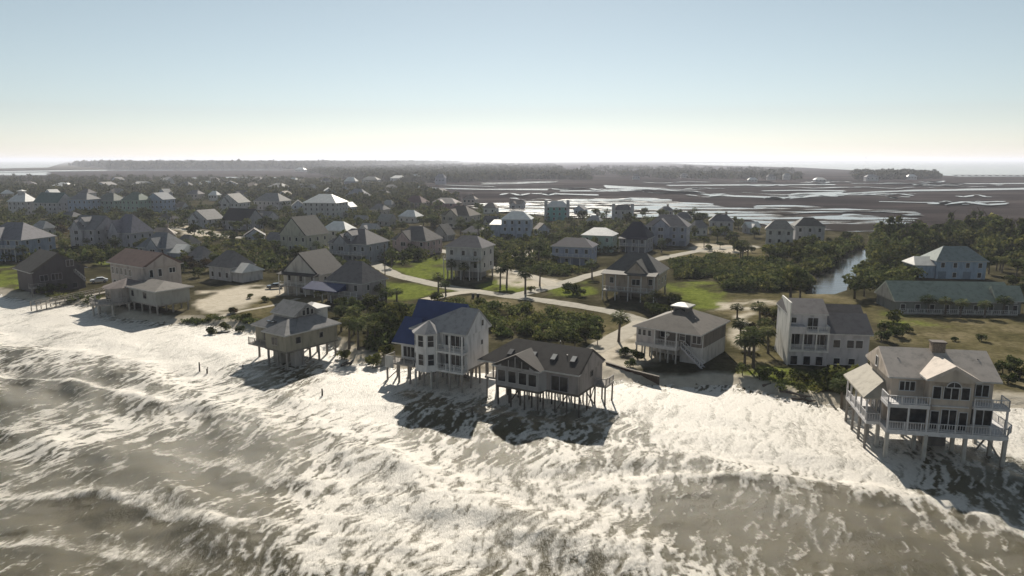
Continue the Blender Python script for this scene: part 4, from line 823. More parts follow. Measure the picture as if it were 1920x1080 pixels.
gh('grey green-roofed annex at the end of the long house', None, 1862, 1908, 590, 563, 536, -5, 0.9, 'gx', (0.2, 0.2, 0.19), (0.42, 0.47, 0.4))
# left rows
gh('large blue-grey hip-roofed house cut by the edge of the picture', 'large blue-grey house', -26, 84, 490, 448, 417, -12, 0.8, 'hip', (0.26, 0.3, 0.38), (0.28, 0.27, 0.3), opts='cd')
gh('grey house with several small gables and a dark porch', 'grey many-gabled house', 136, 214, 466, 430, 404, -20, 0.9, 'gx', (0.38, 0.37, 0.39), (0.3, 0.29, 0.3), opts='cm')
gh('purple-grey house with tall hipped roof and pale ridge', 'purple-grey house', 206, 278, 466, 436, 402, -20, 0.9, 'hip', (0.36, 0.35, 0.39), (0.27, 0.26, 0.31), opts='c')
gh('blue-grey house with low white roof wings and blue front gable', 'house with white roof wings', 262, 346, 492, 464, 436, -20, 0.8, 'hip', (0.3, 0.32, 0.37), (0.27, 0.28, 0.3), opts='crl')
gh('small tan house with light roof beside the low long-walled house', 'small tan house', 352, 402, 500, 484, 462, -25, 0.9, 'hip', (0.42, 0.38, 0.36), (0.33, 0.3, 0.29))
gh('pale house with white roof among palms at the left edge', 'white-roofed house at left', 20, 62, 402, 378, 362, -10, 0.8, 'hip', PALE, RW, True, opts='k')
gh('grey house with teal metal roof in the left row', 'teal-roofed house', 70, 128, 404, 380, 361, -12, 0.8, 'gx', GREY, (0.17, 0.25, 0.235))
gh('blue house with pale hipped roof in the left row', 'blue house in the left row', 132, 180, 404, 374, 362, -12, 0.8, 'hip', BLUE, (0.3, 0.3, 0.31))
gh('grey-green house with pale hipped roof in the left row', 'grey-green house', 184, 230, 402, 376, 362, -12, 0.85, 'hip', (0.27, 0.34, 0.31), (0.26, 0.28, 0.25))
gh('green house with peaked pale green roof in the left row', 'green house', 233, 276, 404, 375, 360, -12, 0.9, 'hip', (0.27, 0.37, 0.31), (0.24, 0.3, 0.25), opts='h')
gh('light blue gable house at the end of the left row', 'light blue gable house', 278, 322, 402, 374, 361, -14, 0.9, 'gy', BLUE, (0.24, 0.26, 0.3))
gh('low house with dark slate hip roof in front of the left row', 'low slate-roofed house', 106, 158, 420, 410, 397, -20, 0.8, 'hip', GREY, (0.17, 0.17, 0.18))
gh('light grey gable house with dark garage beside the yellow verge', 'light grey gable house', 354, 416, 428, 411, 393, -25, 0.8, 'gy', (0.44, 0.44, 0.46), (0.28, 0.27, 0.27), opts='c')
gh('house with near-black steep roof amid dark trees', 'black-roofed house', 418, 490, 432, 414, 391, -22, 0.8, 'gx', (0.3, 0.3, 0.32), (0.045, 0.042, 0.05))
gh('olive cream gable house with twin dark garage doors', 'olive cream house', 526, 612, 474, 440, 405, -28, 0.9, 'gy', (0.42, 0.41, 0.34), (0.13, 0.125, 0.115))
gh('tall grey house with brilliant white metal roof', 'tall white-roofed house', 572, 648, 414, 380, 364, -12, 0.8, 'hip', (0.4, 0.4, 0.39), (0.78, 0.77, 0.74), True)
gh('house with broad brilliant white roof behind dormered grey house', 'broad white-roofed house', 604, 666, 456, 432, 415, -18, 0.8, 'hip', (0.46, 0.45, 0.41), (0.8, 0.79, 0.76), True)
gh('large grey house with dormer and hipped roof beside utility pole', 'dormered grey house', 618, 726, 494, 456, 429, -24, 0.85, 'hip', (0.3, 0.31, 0.34), (0.2, 0.19, 0.2), opts='cdm')
gh('pink house with brown-grey hipped roof', 'pink house', 736, 828, 480, 450, 424, -24, 0.85, 'hip', (0.42, 0.32, 0.31), (0.23, 0.21, 0.2), opts='c')
gh('cream house with brown hipped roof among trees', 'cream brown-roofed house', 828, 900, 428, 404, 386, -22, 0.85, 'hip', (0.42, 0.38, 0.33), (0.2, 0.17, 0.14), opts='c')
gh('small house with reddish hip roof above dark trees', 'red-roofed house', 756, 804, 392, 380, 367, -20, 0.8, 'hip', (0.36, 0.29, 0.28), (0.22, 0.13, 0.13))
gh('low house with maroon walls and white-topped gables', 'maroon house', 808, 864, 390, 381, 371, -15, 0.7, 'hip', (0.3, 0.17, 0.17), (0.5, 0.44, 0.42), opts='c')
gh('light blue house with white hipped roof and side wing near the marsh', 'light blue white-roofed house', 940, 1000, 448, 411, 396, -8, 0.8, 'hip', (0.33, 0.38, 0.48), (0.66, 0.68, 0.67), True, opts='w')
gh('turquoise house with twin grey towers facing the marsh', 'turquoise house', 1022, 1068, 414, 388, 377, -6, 0.7, 'hip', (0.12, 0.33, 0.32), RW, True, opts='t')
gh('grey towered house standing against the flooded marsh', 'grey towered house', 1148, 1188, 414, 394, 384, -8, 0.7, 'hip', GREY, RG, opts='t')
gh('small low-roofed house behind the red roof', 'small low house', 664, 692, 422, 413, 404, -20, 0.8, 'gx', GREY, (0.42, 0.4, 0.39)); gh('small brown-grey house with pale tilted roof amid trees', 'small pale-roofed house', 708, 744, 424, 414, 401, -30, 0.9, 'gx', (0.34, 0.32, 0.3), (0.4, 0.38, 0.35))
gh('grey house with domed-looking pale hip roof at the marsh edge', 'pale hip house at marsh edge', 650, 692, 380, 367, 354, -10, 0.8, 'hip', (0.3, 0.3, 0.34), (0.36, 0.36, 0.39))
gh('pale house with lit white gables left of the black roof', None, 412, 464, 398, 380, 363, -16, 0.8, 'gy', PALE, (0.3, 0.29, 0.28), opts='c'); gh('house with lit white flat ridge behind black roof', None, 478, 542, 394, 377, 362, -16, 0.7, 'hip', GREY, (0.36, 0.35, 0.34))
gh('grey house half hidden by trees under the brown roof', None, 812, 852, 452, 441, 420, -26, 0.9, 'gy', (0.38, 0.35, 0.33), (0.25, 0.23, 0.21)); gh('dim house with low grey roof beside pink house', None, 868, 916, 446, 436, 424, -20, 0.8, 'hip', GREY, RG)
gh('brown-roofed cottage behind the many-gabled house', None, 330, 372, 470, 456, 440, -25, 0.8, 'hip', GREY, (0.26, 0.24, 0.22)); gh('dark low house under trees beside the yellow-green shrubs', None, 500, 546, 462, 450, 436, -22, 0.8, 'gx', (0.3, 0.3, 0.3), (0.24, 0.23, 0.24))
gh('small white house by the marsh beyond the navy roof', None, 1262, 1300, 424, 410, 398, -14, 0.8, 'hip', (0.4, 0.39, 0.4), RG)
# far houses over the marsh
for i, (a, b_, yb, ye, yp, lab, wc, rc, me_) in enumerate((
    (732, 762, 342, 334, 329, 'far white-roofed house before the distant woods, left one of the pair', GREY, RW, True), (766, 792, 341, 333, 327, 'far white-roofed house before the distant woods, right one of the pair', PALE, RW, True),
    (816, 836, 346, 333, 326, 'far tall lilac-grey house beside the creek mouth', (0.36, 0.36, 0.44), (0.3, 0.3, 0.34), False), (646, 670, 354, 340, 332, 'far blue-grey house with bright roof patch', (0.3, 0.3, 0.36), RW, True),
    (680, 712, 346, 337, 331, 'far pale low house before the distant woods', PALE, (0.4, 0.39, 0.38), False), (554, 574, 322, 318, 314, 'far white house at the foot of the distant wood', PALE, RW, True),
    (940, 962, 334, 327, 322, 'far white-gabled house in the central wood', PALE, RW, True), (1064, 1080, 334, 328, 323, 'far small white house right of the central wood', PALE, (0.5, 0.48, 0.47), True),
    (1402, 1420, 342, 337, 333, 'far white cottage across the marsh, left of three', PALE, RW, True), (1438, 1454, 338, 331, 327, 'far grey house across the marsh, middle of three', GREY, RG, False), (1468, 1482, 337, 329, 325, 'far tall white house across the marsh', PALE, (0.4, 0.4, 0.4), False),
    (1526, 1548, 342, 337, 333, 'far white-roofed house right of the tall white house', PALE, RW, True), (1622, 1646, 340, 332, 327, 'far pale house beside the dark tree clump by the sound', PALE, (0.4, 0.4, 0.42), False), (1700, 1718, 337, 331, 327, 'far small white house before the long bridge', PALE, RW, True),
    (1186, 1200, 337, 331, 326, 'far pale blue house on the marsh island', (0.4, 0.42, 0.46), RG, False), (1276, 1290, 334, 329, 325, 'far grey house on the marsh island', GREY, RG, False))):
    gh(lab, None, a, b_, yb, ye, yp, -8, 0.7, 'hip', wc, rc, me_, zb=1.2)
# smaller houses in the gaps of the rows; their labels say which landmark house they stand by
SMALL = []
for i, (a, b_, yb, ye, yp) in enumerate(((335, 362, 357, 348, 341), (372, 402, 353, 346, 339), (418, 446, 353, 345, 339), (455, 490, 357, 349, 342), (505, 540, 359, 350, 343), (560, 592, 361, 352, 345), (600, 632, 373, 361, 352), (700, 735, 373, 364, 356), (905, 935, 400, 390, 381),
    (250, 285, 353, 346, 340), (180, 215, 353, 347, 341), (100, 140, 357, 349, 342), (30, 70, 353, 346, 340), (330, 352, 400, 389, 378), (545, 572, 398, 386, 375), (694, 730, 404, 393, 382), (748, 792, 418, 406, 394), (905, 938, 430, 417, 405), (1002, 1030, 442, 430, 418), (1100, 1130, 426, 414, 404), (1294, 1326, 442, 427, 413), (1394, 1424, 438, 427, 416), (455, 498, 454, 442, 428), (276, 330, 452, 440, 427), (60, 100, 440, 428, 414), (480, 520, 420, 408, 396), (640, 668, 398, 388, 379), (300, 332, 420, 410, 400), (550, 584, 436, 424, 412), (676, 712, 440, 430, 419), (770, 800, 446, 436, 424), (2, 24, 372, 363, 356), (150, 176, 372, 362, 354), (206, 236, 370, 361, 353), (298, 322, 372, 362, 354), (352, 380, 374, 364, 356), (392, 412, 376, 366, 358), (440, 468, 374, 365, 357), (520, 548, 376, 366, 358), (634, 656, 366, 357, 350), (720, 748, 360, 352, 346), (780, 806, 364, 356, 349), (812, 840, 368, 360, 353), (868, 896, 384, 374, 366), (716, 742, 394, 384, 375), (612, 640, 394, 384, 376), (84, 112, 372, 363, 355), (470, 500, 342, 336, 331), (390, 412, 343, 337, 332), (300, 324, 345, 338, 333), (210, 232, 343, 337, 332), (540, 562, 344, 338, 333), (600, 622, 346, 339, 334), (955, 985, 392, 383, 375), (1076, 1102, 402, 393, 385), (1236, 1262, 404, 395, 387))):
    wc, wn = ((0.5, 0.48, 0.45), 'cream') if i % 4 == 0 else ((0.42, 0.41, 0.42), 'grey') if i % 4 == 1 else ((0.34, 0.37, 0.43), 'blue-grey') if i % 4 == 2 else ((0.4, 0.35, 0.31), 'tan')
    rc = ((0.2, 0.19, 0.19), (0.55, 0.54, 0.52), (0.12, 0.11, 0.115), (0.26, 0.22, 0.19), (0.36, 0.35, 0.35))[i % 5]
    wc = tuple(c * 1.2 for c in wc); rc = tuple(min(0.8, c * 1.4) for c in rc)
    o = gh('x', None, a, b_, yb, ye, yp, rnd.choice((-30, -22, -14, 18)), rnd.uniform(0.7, 1.0), ('hip', 'gx', 'gy', 'hip')[i % 4], wc, rc, i % 5 == 1, ('', 'c', 'd', 'h')[i % 4]); SMALL.append((o, wn))
bk = {}
for o, wn in SMALL:
    x, y, _ = pix(o.location); ph, hx, hy = min(HOUSES, key=lambda q: (q[1] - x) ** 2 + 4 * (q[2] - y) ** 2)
    dx, dy = x - hx, 2.5 * (y - hy); d = ('right of' if dx > 0 else 'left of') if abs(dx) > abs(dy) else ('in front of' if dy > 0 else 'behind'); bk.setdefault((wn, d, ph), []).append((dx * dx + dy * dy, o.name, o))
for (wn, d, ph), l_ in bk.items():
    for i, q in enumerate(sorted(l_)): tag(q[2], f'small {wn} house {d} the {ph}' + (', ' + ('first', 'second', 'third', 'fourth', 'fifth', 'sixth', 'seventh', 'eighth', 'ninth', 'tenth')[i] + ' from it' if len(l_) > 1 else ''), 'house')
for ob in [x for x in C.objects if x.get('label', '').startswith('taupe hip-roofed house with a blue')]:
    MB().solid([(-9.5, -9.2, 3.6), (1.5, -9.2, 3.6), (1.5, -5.6, 4.9), (-9.5, -5.6, 4.9)], [(-9.5, -9.2, 3.4), (1.5, -9.2, 3.4), (1.5, -5.6, 3.4), (-9.5, -5.6, 3.4)]).out('porch_roof', mtl(0.03, 0.045, 0.12), ob)

# ------------------------------------------------------------------ vegetation
rs = np.random.RandomState(11)
def leaf_quads(cent, nor, size):
    """one small four-cornered leaf clump per centre"""
    n = len(cent); a = rs.normal(size=(n, 3)); a -= (a * nor).sum(1, keepdims=True) * nor; a /= np.linalg.norm(a, axis=1, keepdims=True) + 1e-9
    b = np.cross(nor, a); sz = (size * (0.55 + 0.9 * rs.rand(n)))[:, None]; el = (0.55 + 0.5 * rs.rand(n))[:, None]
    v = np.stack([cent - a * sz, cent - b * sz * el, cent + a * sz, cent + b * sz * el], 1) + rs.normal(size=(n, 4, 3)) * sz[:, None] * 0.12
    return v.reshape(-1, 3), np.arange(n * 4).reshape(n, 4)
def crown_pts(lobes, per, fill=0.45):
    cs = []; ns = []
    for x, y, z, rx, ry, rz_ in lobes:
        d = rs.normal(size=(per, 3)); d /= np.linalg.norm(d, axis=1, keepdims=True); d[:, 2] = np.abs(d[:, 2]) * np.sign(rs.rand(per) - 0.25)
        rad = (fill + (1 - fill) * rs.rand(per) ** 0.5) * (0.85 + 0.3 * rs.rand(per))
        cs.append(np.array([x, y, z]) + d * rad[:, None] * np.array([rx, ry, rz_])); nn = d + rs.normal(size=(per, 3)) * 0.6; ns.append(nn / np.linalg.norm(nn, axis=1, keepdims=True))
    return np.vstack(cs), np.vstack(ns)
def limb_mesh(name, h, r, lean=0.3, forks=3, spread=1.0, top=0.75):
    s = MB(); a = rs.rand() * 6.28; p = [(0, 0, -0.25)] + [(lean * k * k * math.cos(a), lean * k * k * math.sin(a), h * top * k) for k in (0.33, 0.66, 1.0)]
    s.tube(p, [r * 1.25, r, r * 0.8, r * 0.6], 7)
    for i in range(forks):
        t_ = 6.28 * i / max(1, forks) + rs.rand(); q = Vector(p[2]).lerp(Vector(p[3]), rs.rand())
        s.tube([q, q + Vector((math.cos(t_) * spread * 0.5, math.sin(t_) * spread * 0.5, h * 0.14)), q + Vector((math.cos(t_) * spread, math.sin(t_) * spread, h * 0.24))], [r * 0.55, r * 0.4, r * 0.2], 5)
    return s.mesh(name, BARK)
PROTO = {'shrub': [], 'tree': [], 'palm': [], 'pine': [], 'dry': []}
for k in range(6):                                             # unit sizes: shrub about 2.4 m, tree 6 m, palm 6 m, pine 12 m
    lob = [(rs.uniform(-.8, .8), rs.uniform(-.8, .8), rs.uniform(.6, 1.5), rs.uniform(.5, .95), rs.uniform(.5, .95), rs.uniform(.45, .85)) for _ in range(6)]
    c, n = crown_pts(lob, 95); v, f = leaf_quads(c, n, 0.17)
    PROTO['shrub'].append((limb_mesh('trunk', 1.2, 0.09, 0.1, 3, 0.5), np_mesh('crown', v, f, M_SHRUB)))
    PROTO['dry'].append((PROTO['shrub'][-1][0], np_mesh('crown', v, f, M_DRY)))
for k in range(5):
    lob = [(rs.uniform(-1.7, 1.7), rs.uniform(-1.7, 1.7), rs.uniform(2.6, 5.0), rs.uniform(.9, 1.5), rs.uniform(.9, 1.5), rs.uniform(.7, 1.15)) for _ in range(9)]
    c, n = crown_pts(lob, 110); v, f = leaf_quads(c, n, 0.25)
    PROTO['tree'].append((limb_mesh('trunk', 4.6, 0.2, 0.3, 5, 1.5), np_mesh('crown', v, f, M_SHRUB)))
for k in range(5):
    h_ = 5.2; a = rs.rand() * 6.28; ln = rs.uniform(0.1, 0.7)
    pts = [(ln * q * q * math.cos(a), ln * q * q * math.sin(a), h_ * q - 0.25) for q in (0, .25, .5, .75, 1.0)]
    tr_ = MB().tube(pts, [0.26, 0.19, 0.17, 0.18, 0.22], 8).mesh('trunk', mat('wood', (0.13, 0.11, 0.09)))
    top_ = Vector(pts[-1]); V_ = []; F_ = []
    for i in range(46):
        az = i * 2.399 + rs.uniform(-.2, .2); el = math.asin(max(-0.75, min(0.98, 1 - 1.75 * (i + .5) / 46 + rs.uniform(-.1, .1))))
        d = Vector((math.cos(az) * math.cos(el), math.sin(az) * math.cos(el), math.sin(el))); side = Vector((-math.sin(az), math.cos(az), 0)); upv = d.cross(side) * -1
        L = rs.uniform(0.75, 1.05)
        p0 = top_ + d * 0.1; p1 = top_ + d * L * 0.95
        for q in range(5):                                     # the fan: narrow pointed leaflets that droop
            fa = (q - 2) * 0.42 + rs.uniform(-.08, .08); dd = (d * math.cos(fa) + side * math.sin(fa)).normalized()
            e = p1 + dd * rs.uniform(0.7, 1.0) + Vector((0, 0, -0.30 - 0.25 * rs.rand())); m_ = p1.lerp(e, 0.45) + Vector((0, 0, 0.12)); ww = side * 0.10
            nb_ = len(V_); V_ += [tuple(p1), tuple(m_ - ww - upv * .03), tuple(e), tuple(m_ + ww + upv * .03)]; F_.append([nb_, nb_ + 1, nb_ + 2, nb_ + 3])
        nb_ = len(V_); V_ += [tuple(p0 - side * .03), tuple(p0 + side * .03), tuple(p1 + side * .03), tuple(p1 - side * .03)]; F_.append([nb_, nb_ + 1, nb_ + 2, nb_ + 3])
    PROTO['palm'].append((tr_, np_mesh('crown', V_, F_, M_PALM)))
for k in range(5):
    lob = []
    for q in range(16):
        zz = rs.uniform(5.0, 11.6); rad = (12.6 - zz) * 0.32 * rs.rand() ** 0.6; az = rs.rand() * 6.28
        lob.append((rad * math.cos(az), rad * math.sin(az), zz, rs.uniform(.6, 1.1), rs.uniform(.6, 1.1), rs.uniform(.35, .6)))
    c, n = crown_pts(lob, 60, 0.2); v, f = leaf_quads(c, n, 0.24)
    PROTO['pine'].append((limb_mesh('trunk', 11.5, 0.19, 0.5, 7, 1.7, 0.98), np_mesh('crown', v, f, M_PINE)))
PLANTS = []
NAMES = {'shrub': 'shrub', 'dry': 'shrub', 'tree': 'tree', 'palm': 'palm_tree', 'pine': 'pine_tree'}
def plant(kind, x, y, h, z=None, wide=None):
    unit = {'shrub': 2.0, 'dry': 2.0, 'tree': 5.9, 'palm': 6.3, 'pine': 12.2}[kind]
    tm, cm = rnd.choice(PROTO[kind]); s = h / unit; sw = s * (wide or rnd.uniform(0.9, 1.2))
    if kind == 'palm': sw = max(s, 0.95) * rnd.uniform(1.1, 1.35)
    z = (hz(x, y) if y < 415 else 1.2) if z is None else z
    o = empty(NAMES[kind], (x, y, z - 0.03), rnd.uniform(0, 6.28)); o.scale = (sw, sw, s)
    if kind == 'palm': o.scale = (sw, sw, s)
    link('trunk', tm, o); link('crown', cm, o); PLANTS.append((o, kind, h)); return o
def pp(kind, px, py, h, **k): p = G(px, py, 1.45); return plant(kind, p.x, p.y, h, **k)
# trees one can point to
for px, py, h in ((1160, 642, 6.4), (1388, 648, 5.4), (1424, 610, 5.2), (1456, 616, 5.0), (1396, 688, 6.2), (1412, 690, 6.6), (1440, 664, 5.4), (1404, 668, 5.6), (1432, 640, 4.8), (1468, 640, 4.4), (1382, 600, 3.6),
                  (655, 652, 6.8), (672, 656, 6.4), (690, 640, 5.6), (640, 622, 5.8), (664, 628, 6.2), (704, 648, 5.0), (724, 582, 5.6), (716, 566, 4.6), (744, 566, 3.6), (822, 548, 5.4), (836, 556, 4.2), (985, 552, 7.4), (938, 540, 7.0), (950, 538, 7.6), (1012, 536, 6.4),
                  (897, 524, 7.6), (870, 528, 5.6), (846, 526, 6.4), (1010, 492, 7.0), (1110, 522, 5.8), (1000, 478, 5.5), (912, 470, 7.6), (735, 500, 6.2), (1392, 482, 6.4), (1402, 486, 6.0), (1240, 474, 5.8), (1196, 540, 4.2),
                  (1214, 582, 3.8), (1232, 578, 4.4), (1690, 560, 6.0), (1700, 566, 6.2), (1672, 556, 5.0), (1772, 592, 4.4), (1800, 594, 4.2), (1880, 592, 4.6), (1846, 596, 4.0), (1740, 590, 4.6), (1500, 560, 4.0), (346, 556, 3.4), (700, 486, 6.0)):
    pp('palm', px, py, h)
plant('palm', *G(1578, 766, 0.5)[:2], 4.8, z=0.35)
for px, py, h in ((1098, 640, 3.4), (1078, 652, 3.0), (1056, 650, 2.8), (1120, 648, 2.2), (1482, 558, 8.5), (1602, 560, 6.4), (1620, 556, 5.0), (1350, 466, 3.0), (742, 622, 6.4), (724, 636, 5.4), (716, 612, 5.6), (756, 604, 4.4), (690, 590, 4.6), (604, 566, 4.0), (640, 590, 4.0), (668, 596, 4.6), (1320, 464, 5), (1388, 486, 6.5), (1376, 470, 5.5)):
    pp('tree', px, py, h)
for px, py, h in ((96, 548, 2.6), (116, 545, 2.0), (78, 552, 2.2), (400, 616, 1.6), (422, 610, 1.8), (450, 614, 1.4), (464, 600, 1.6), (432, 588, 1.5), (468, 560, 1.2), (500, 566, 1.4), (1196, 676, 1.8), (1182, 690, 1.5), (1172, 668, 1.6), (1556, 724, 3.0), (1590, 738, 3.6), (1536, 720, 2.0), (1496, 716, 1.8), (1460, 712, 1.7), (1424, 712, 2.0), (1392, 704, 1.8),
                  (1264, 572, 3.0), (1240, 596, 2.6), (1224, 590, 2.4), (1330, 470, 2.4), (1410, 474, 2.0), (700, 676, 2.0), (720, 668, 2.2), (640, 664, 1.8), (1660, 620, 2.0), (1680, 632, 2.2), (1700, 622, 1.6), (1676, 604, 2.6), (1652, 640, 2.2), (1880, 700, 2.2), (1900, 690, 2.0), (1912, 710, 2.4), (1890, 720, 1.8), (820, 566, 2.4), (996, 548, 1.4), (1074, 552, 3.0), (1060, 546, 2.2), (1088, 556, 2.0),
                  (520, 466, 3.4), (505, 470, 3.8), (488, 462, 3.2), (470, 470, 2.8), (60, 498, 2.4), (300, 500, 2.8), (345, 510, 3.0), (372, 520, 2.6), (330, 498, 2.6), (1840, 640, 1.2), (1790, 640, 0.9)):
    pp('shrub', px, py, h)
for px, py, h in ((344, 488, 3.6), (356, 498, 3.4), (330, 480, 3.2), (368, 508, 3.0), (388, 500, 2.8), (118, 440, 4.6), (108, 432, 4.0), (1420, 632, 2.8), (1452, 606, 3.0), (1438, 600, 2.6), (440, 588, 1.2)): pp('dry', px, py, h)
CANAL_W = gpoly(CANAL, 1.2)
FOOT = []
for o in C.objects:
    if o.get('category') == 'house':
        ext = [max(abs(c_.data.vertices[i].co.x) for i in range(len(c_.data.vertices))) for c_ in o.children if c_.type == 'MESH' and c_.name.startswith('wall')]
        FOOT.append((o.location.x, o.location.y, (max(ext) if ext else 6) * 1.12))
ROADS = [gpoly(p) for p in ([(640, 470), (742, 516), (850, 541), (1060, 569), (1205, 602), (1110, 660)], [(960, 556), (1100, 518), (1260, 480), (1420, 462)], [(250, 420), (420, 442), (640, 470)], [(640, 470), (720, 462), (870, 478), (945, 482), (1060, 462)])]
def free(x, y, pad=1.0):
    if inside(np.array([x]), np.array([y]), CANAL_W)[0] or float(seg_dist(np.array([x]), np.array([y]), CANAL_W)[0]) < pad: return False
    if any((x - a) ** 2 + (y - b) ** 2 < (r + pad) ** 2 for a, b, r in FOOT): return False
    return all(float(seg_dist(np.array([x]), np.array([y]), r)[0]) > 4.0 + pad for r in ROADS)
def in_px(poly):
    xs = [p[0] for p in poly]; ys = [p[1] for p in poly]
    while True:
        x, y = rnd.uniform(min(xs), max(xs)), rnd.uniform(min(ys), max(ys))
        if inside(np.array([x]), np.array([y]), poly)[0]: return x, y
def many_px(poly, n):
    xs = [p[0] for p in poly]; ys = [p[1] for p in poly]; o = np.zeros((0, 2))
    while len(o) < n:
        q = rs.rand(n * 3, 2) * [max(xs) - min(xs), max(ys) - min(ys)] + [min(xs), min(ys)]; o = np.vstack([o, q[inside(q[:, 0], q[:, 1], poly)]])
    return o[:n]
def free_many(x, y, pad):
    k = ~inside(x, y, CANAL_W) & (seg_dist(x, y, CANAL_W + CANAL_W[:1]) > pad)
    for a, b, r in FOOT: k &= (x - a) ** 2 + (y - b) ** 2 > (r + pad) ** 2
    for r in ROADS: k &= seg_dist(x, y, r) > 4.0 + pad
    return k
def scatter(poly, n, mix):
    k = 0
    for _ in range(n * 8):
        x, y = in_px(poly); p = G(x, y, 1.4)
        if not free(p.x, p.y): continue
        r_ = rnd.random()
        for kind, pr, lo, hi in mix:
            if r_ < pr: plant(kind, p.x, p.y, rnd.uniform(lo, hi)); break
            r_ -= pr
        k += 1
        if k >= n: break
scatter([(-10, 350), (560, 348), (760, 356), (900, 400), (900, 440), (640, 440), (330, 440), (-10, 430)], 150, (('tree', 0.62, 4.5, 8), ('palm', 0.2, 5, 8), ('shrub', 0.18, 2.5, 4)))
scatter([(0, 430), (740, 430), (830, 486), (640, 520), (400, 510), (0, 490)], 95, (('tree', 0.38, 3.5, 6.5), ('palm', 0.3, 4.5, 7.5), ('shrub', 0.32, 2, 3.6)))
scatter([(860, 404), (1320, 408), (1330, 450), (1250, 470), (900, 500), (830, 440)], 75, (('tree', 0.45, 3.5, 7), ('palm', 0.35, 5, 8), ('shrub', 0.2, 2, 3.5)))
scatter([(1180, 402), (1310, 404), (1420, 432), (1470, 470), (1380, 458), (1290, 450), (1210, 420)], 22, (('tree', 0.8, 4, 7.5), ('palm', 0.2, 5, 7)))
scatter([(1490, 462), (1560, 450), (1600, 462), (1560, 490), (1500, 510), (1440, 496), (1440, 480)], 26, (('tree', 0.75, 4, 7.5), ('shrub', 0.25, 2, 4)))
scatter([(1640, 468), (1740, 456), (1840, 452), (1940, 462), (1960, 500), (1850, 480), (1830, 458), (1740, 476), (1650, 505)], 80, (('pine', 0.6, 9, 14), ('tree', 0.4, 7, 12)))
scatter([(1630, 500), (1740, 500), (1740, 528), (1650, 530), (1620, 520)], 16, (('tree', 0.5, 3.5, 6), ('shrub', 0.5, 2, 3.5)))
scatter([(1840, 500), (1960, 500), (1960, 590), (1910, 580), (1850, 524)], 16, (('tree', 0.5, 3.5, 6), ('shrub', 0.3, 2, 3.5), ('palm', 0.2, 4, 6)))
scatter([(840, 480), (1030, 486), (1120, 512), (1040, 520), (940, 500)], 12, (('shrub', 0.6, 1.6, 3), ('tree', 0.4, 3, 5)))
UNDER = [(1640, 474), (1740, 462), (1840, 460), (1930, 468), (1960, 506), (1850, 486), (1832, 464), (1742, 480), (1650, 512)]
# names that say where each plant stands
ORD = ['first', 'second', 'third', 'fourth', 'fifth', 'sixth', 'seventh', 'eighth', 'ninth', 'tenth', 'eleventh', 'twelfth', 'thirteenth', 'fourteenth', 'fifteenth', 'sixteenth', 'seventeenth', 'eighteenth', 'nineteenth', 'twentieth']
ORD += ['twenty-' + o_ for o_ in ORD[:9]] + ['thirtieth'] + ['thirty-' + o_ for o_ in ORD[:9]] + ['fortieth'] + ['forty-' + o_ for o_ in ORD[:9]]
DESC = {'palm': ('sabal palm', 'palm'), 'shrub': ('dark green shrub', 'shrub'), 'dry': ('brownish dry shrub', 'shrub'), 'tree': ('dark evergreen tree', 'tree'), 'pine': ('tall thin pine', 'tree')}
GRP = {'palm': 'sabal palms between the houses', 'shrub': 'shrubs between the houses', 'dry': 'shrubs between the houses', 'tree': 'evergreen trees between the houses', 'pine': 'pines by the creek'}
bucket = {}
for o, kind, hh in PLANTS:
    x, y, _ = pix((o.location.x, o.location.y, 1.5))
    ph, hx, hy = min(HOUSES, key=lambda q: (q[1] - x) ** 2 + 4 * (q[2] - y) ** 2)
    dx, dy = x - hx, 2.5 * (y - hy); d = ('right of' if dx > 0 else 'left of') if abs(dx) > abs(dy) else ('in front of' if dy > 0 else 'behind')
    bucket.setdefault((kind, ph, d), []).append(((dx * dx + dy * dy), o, hh))
for (kind, ph, d), lst in bucket.items():
    lst.sort(key=lambda q: q[0])
    for i, (_, o, hh) in enumerate(lst):
        lab = f'{DESC[kind][0]} {d} the {ph}'
        if len(lst) > 1: lab += f', {ORD[min(i, 48)]} from it'
        tag(o, lab, DESC[kind][1], GRP[kind])
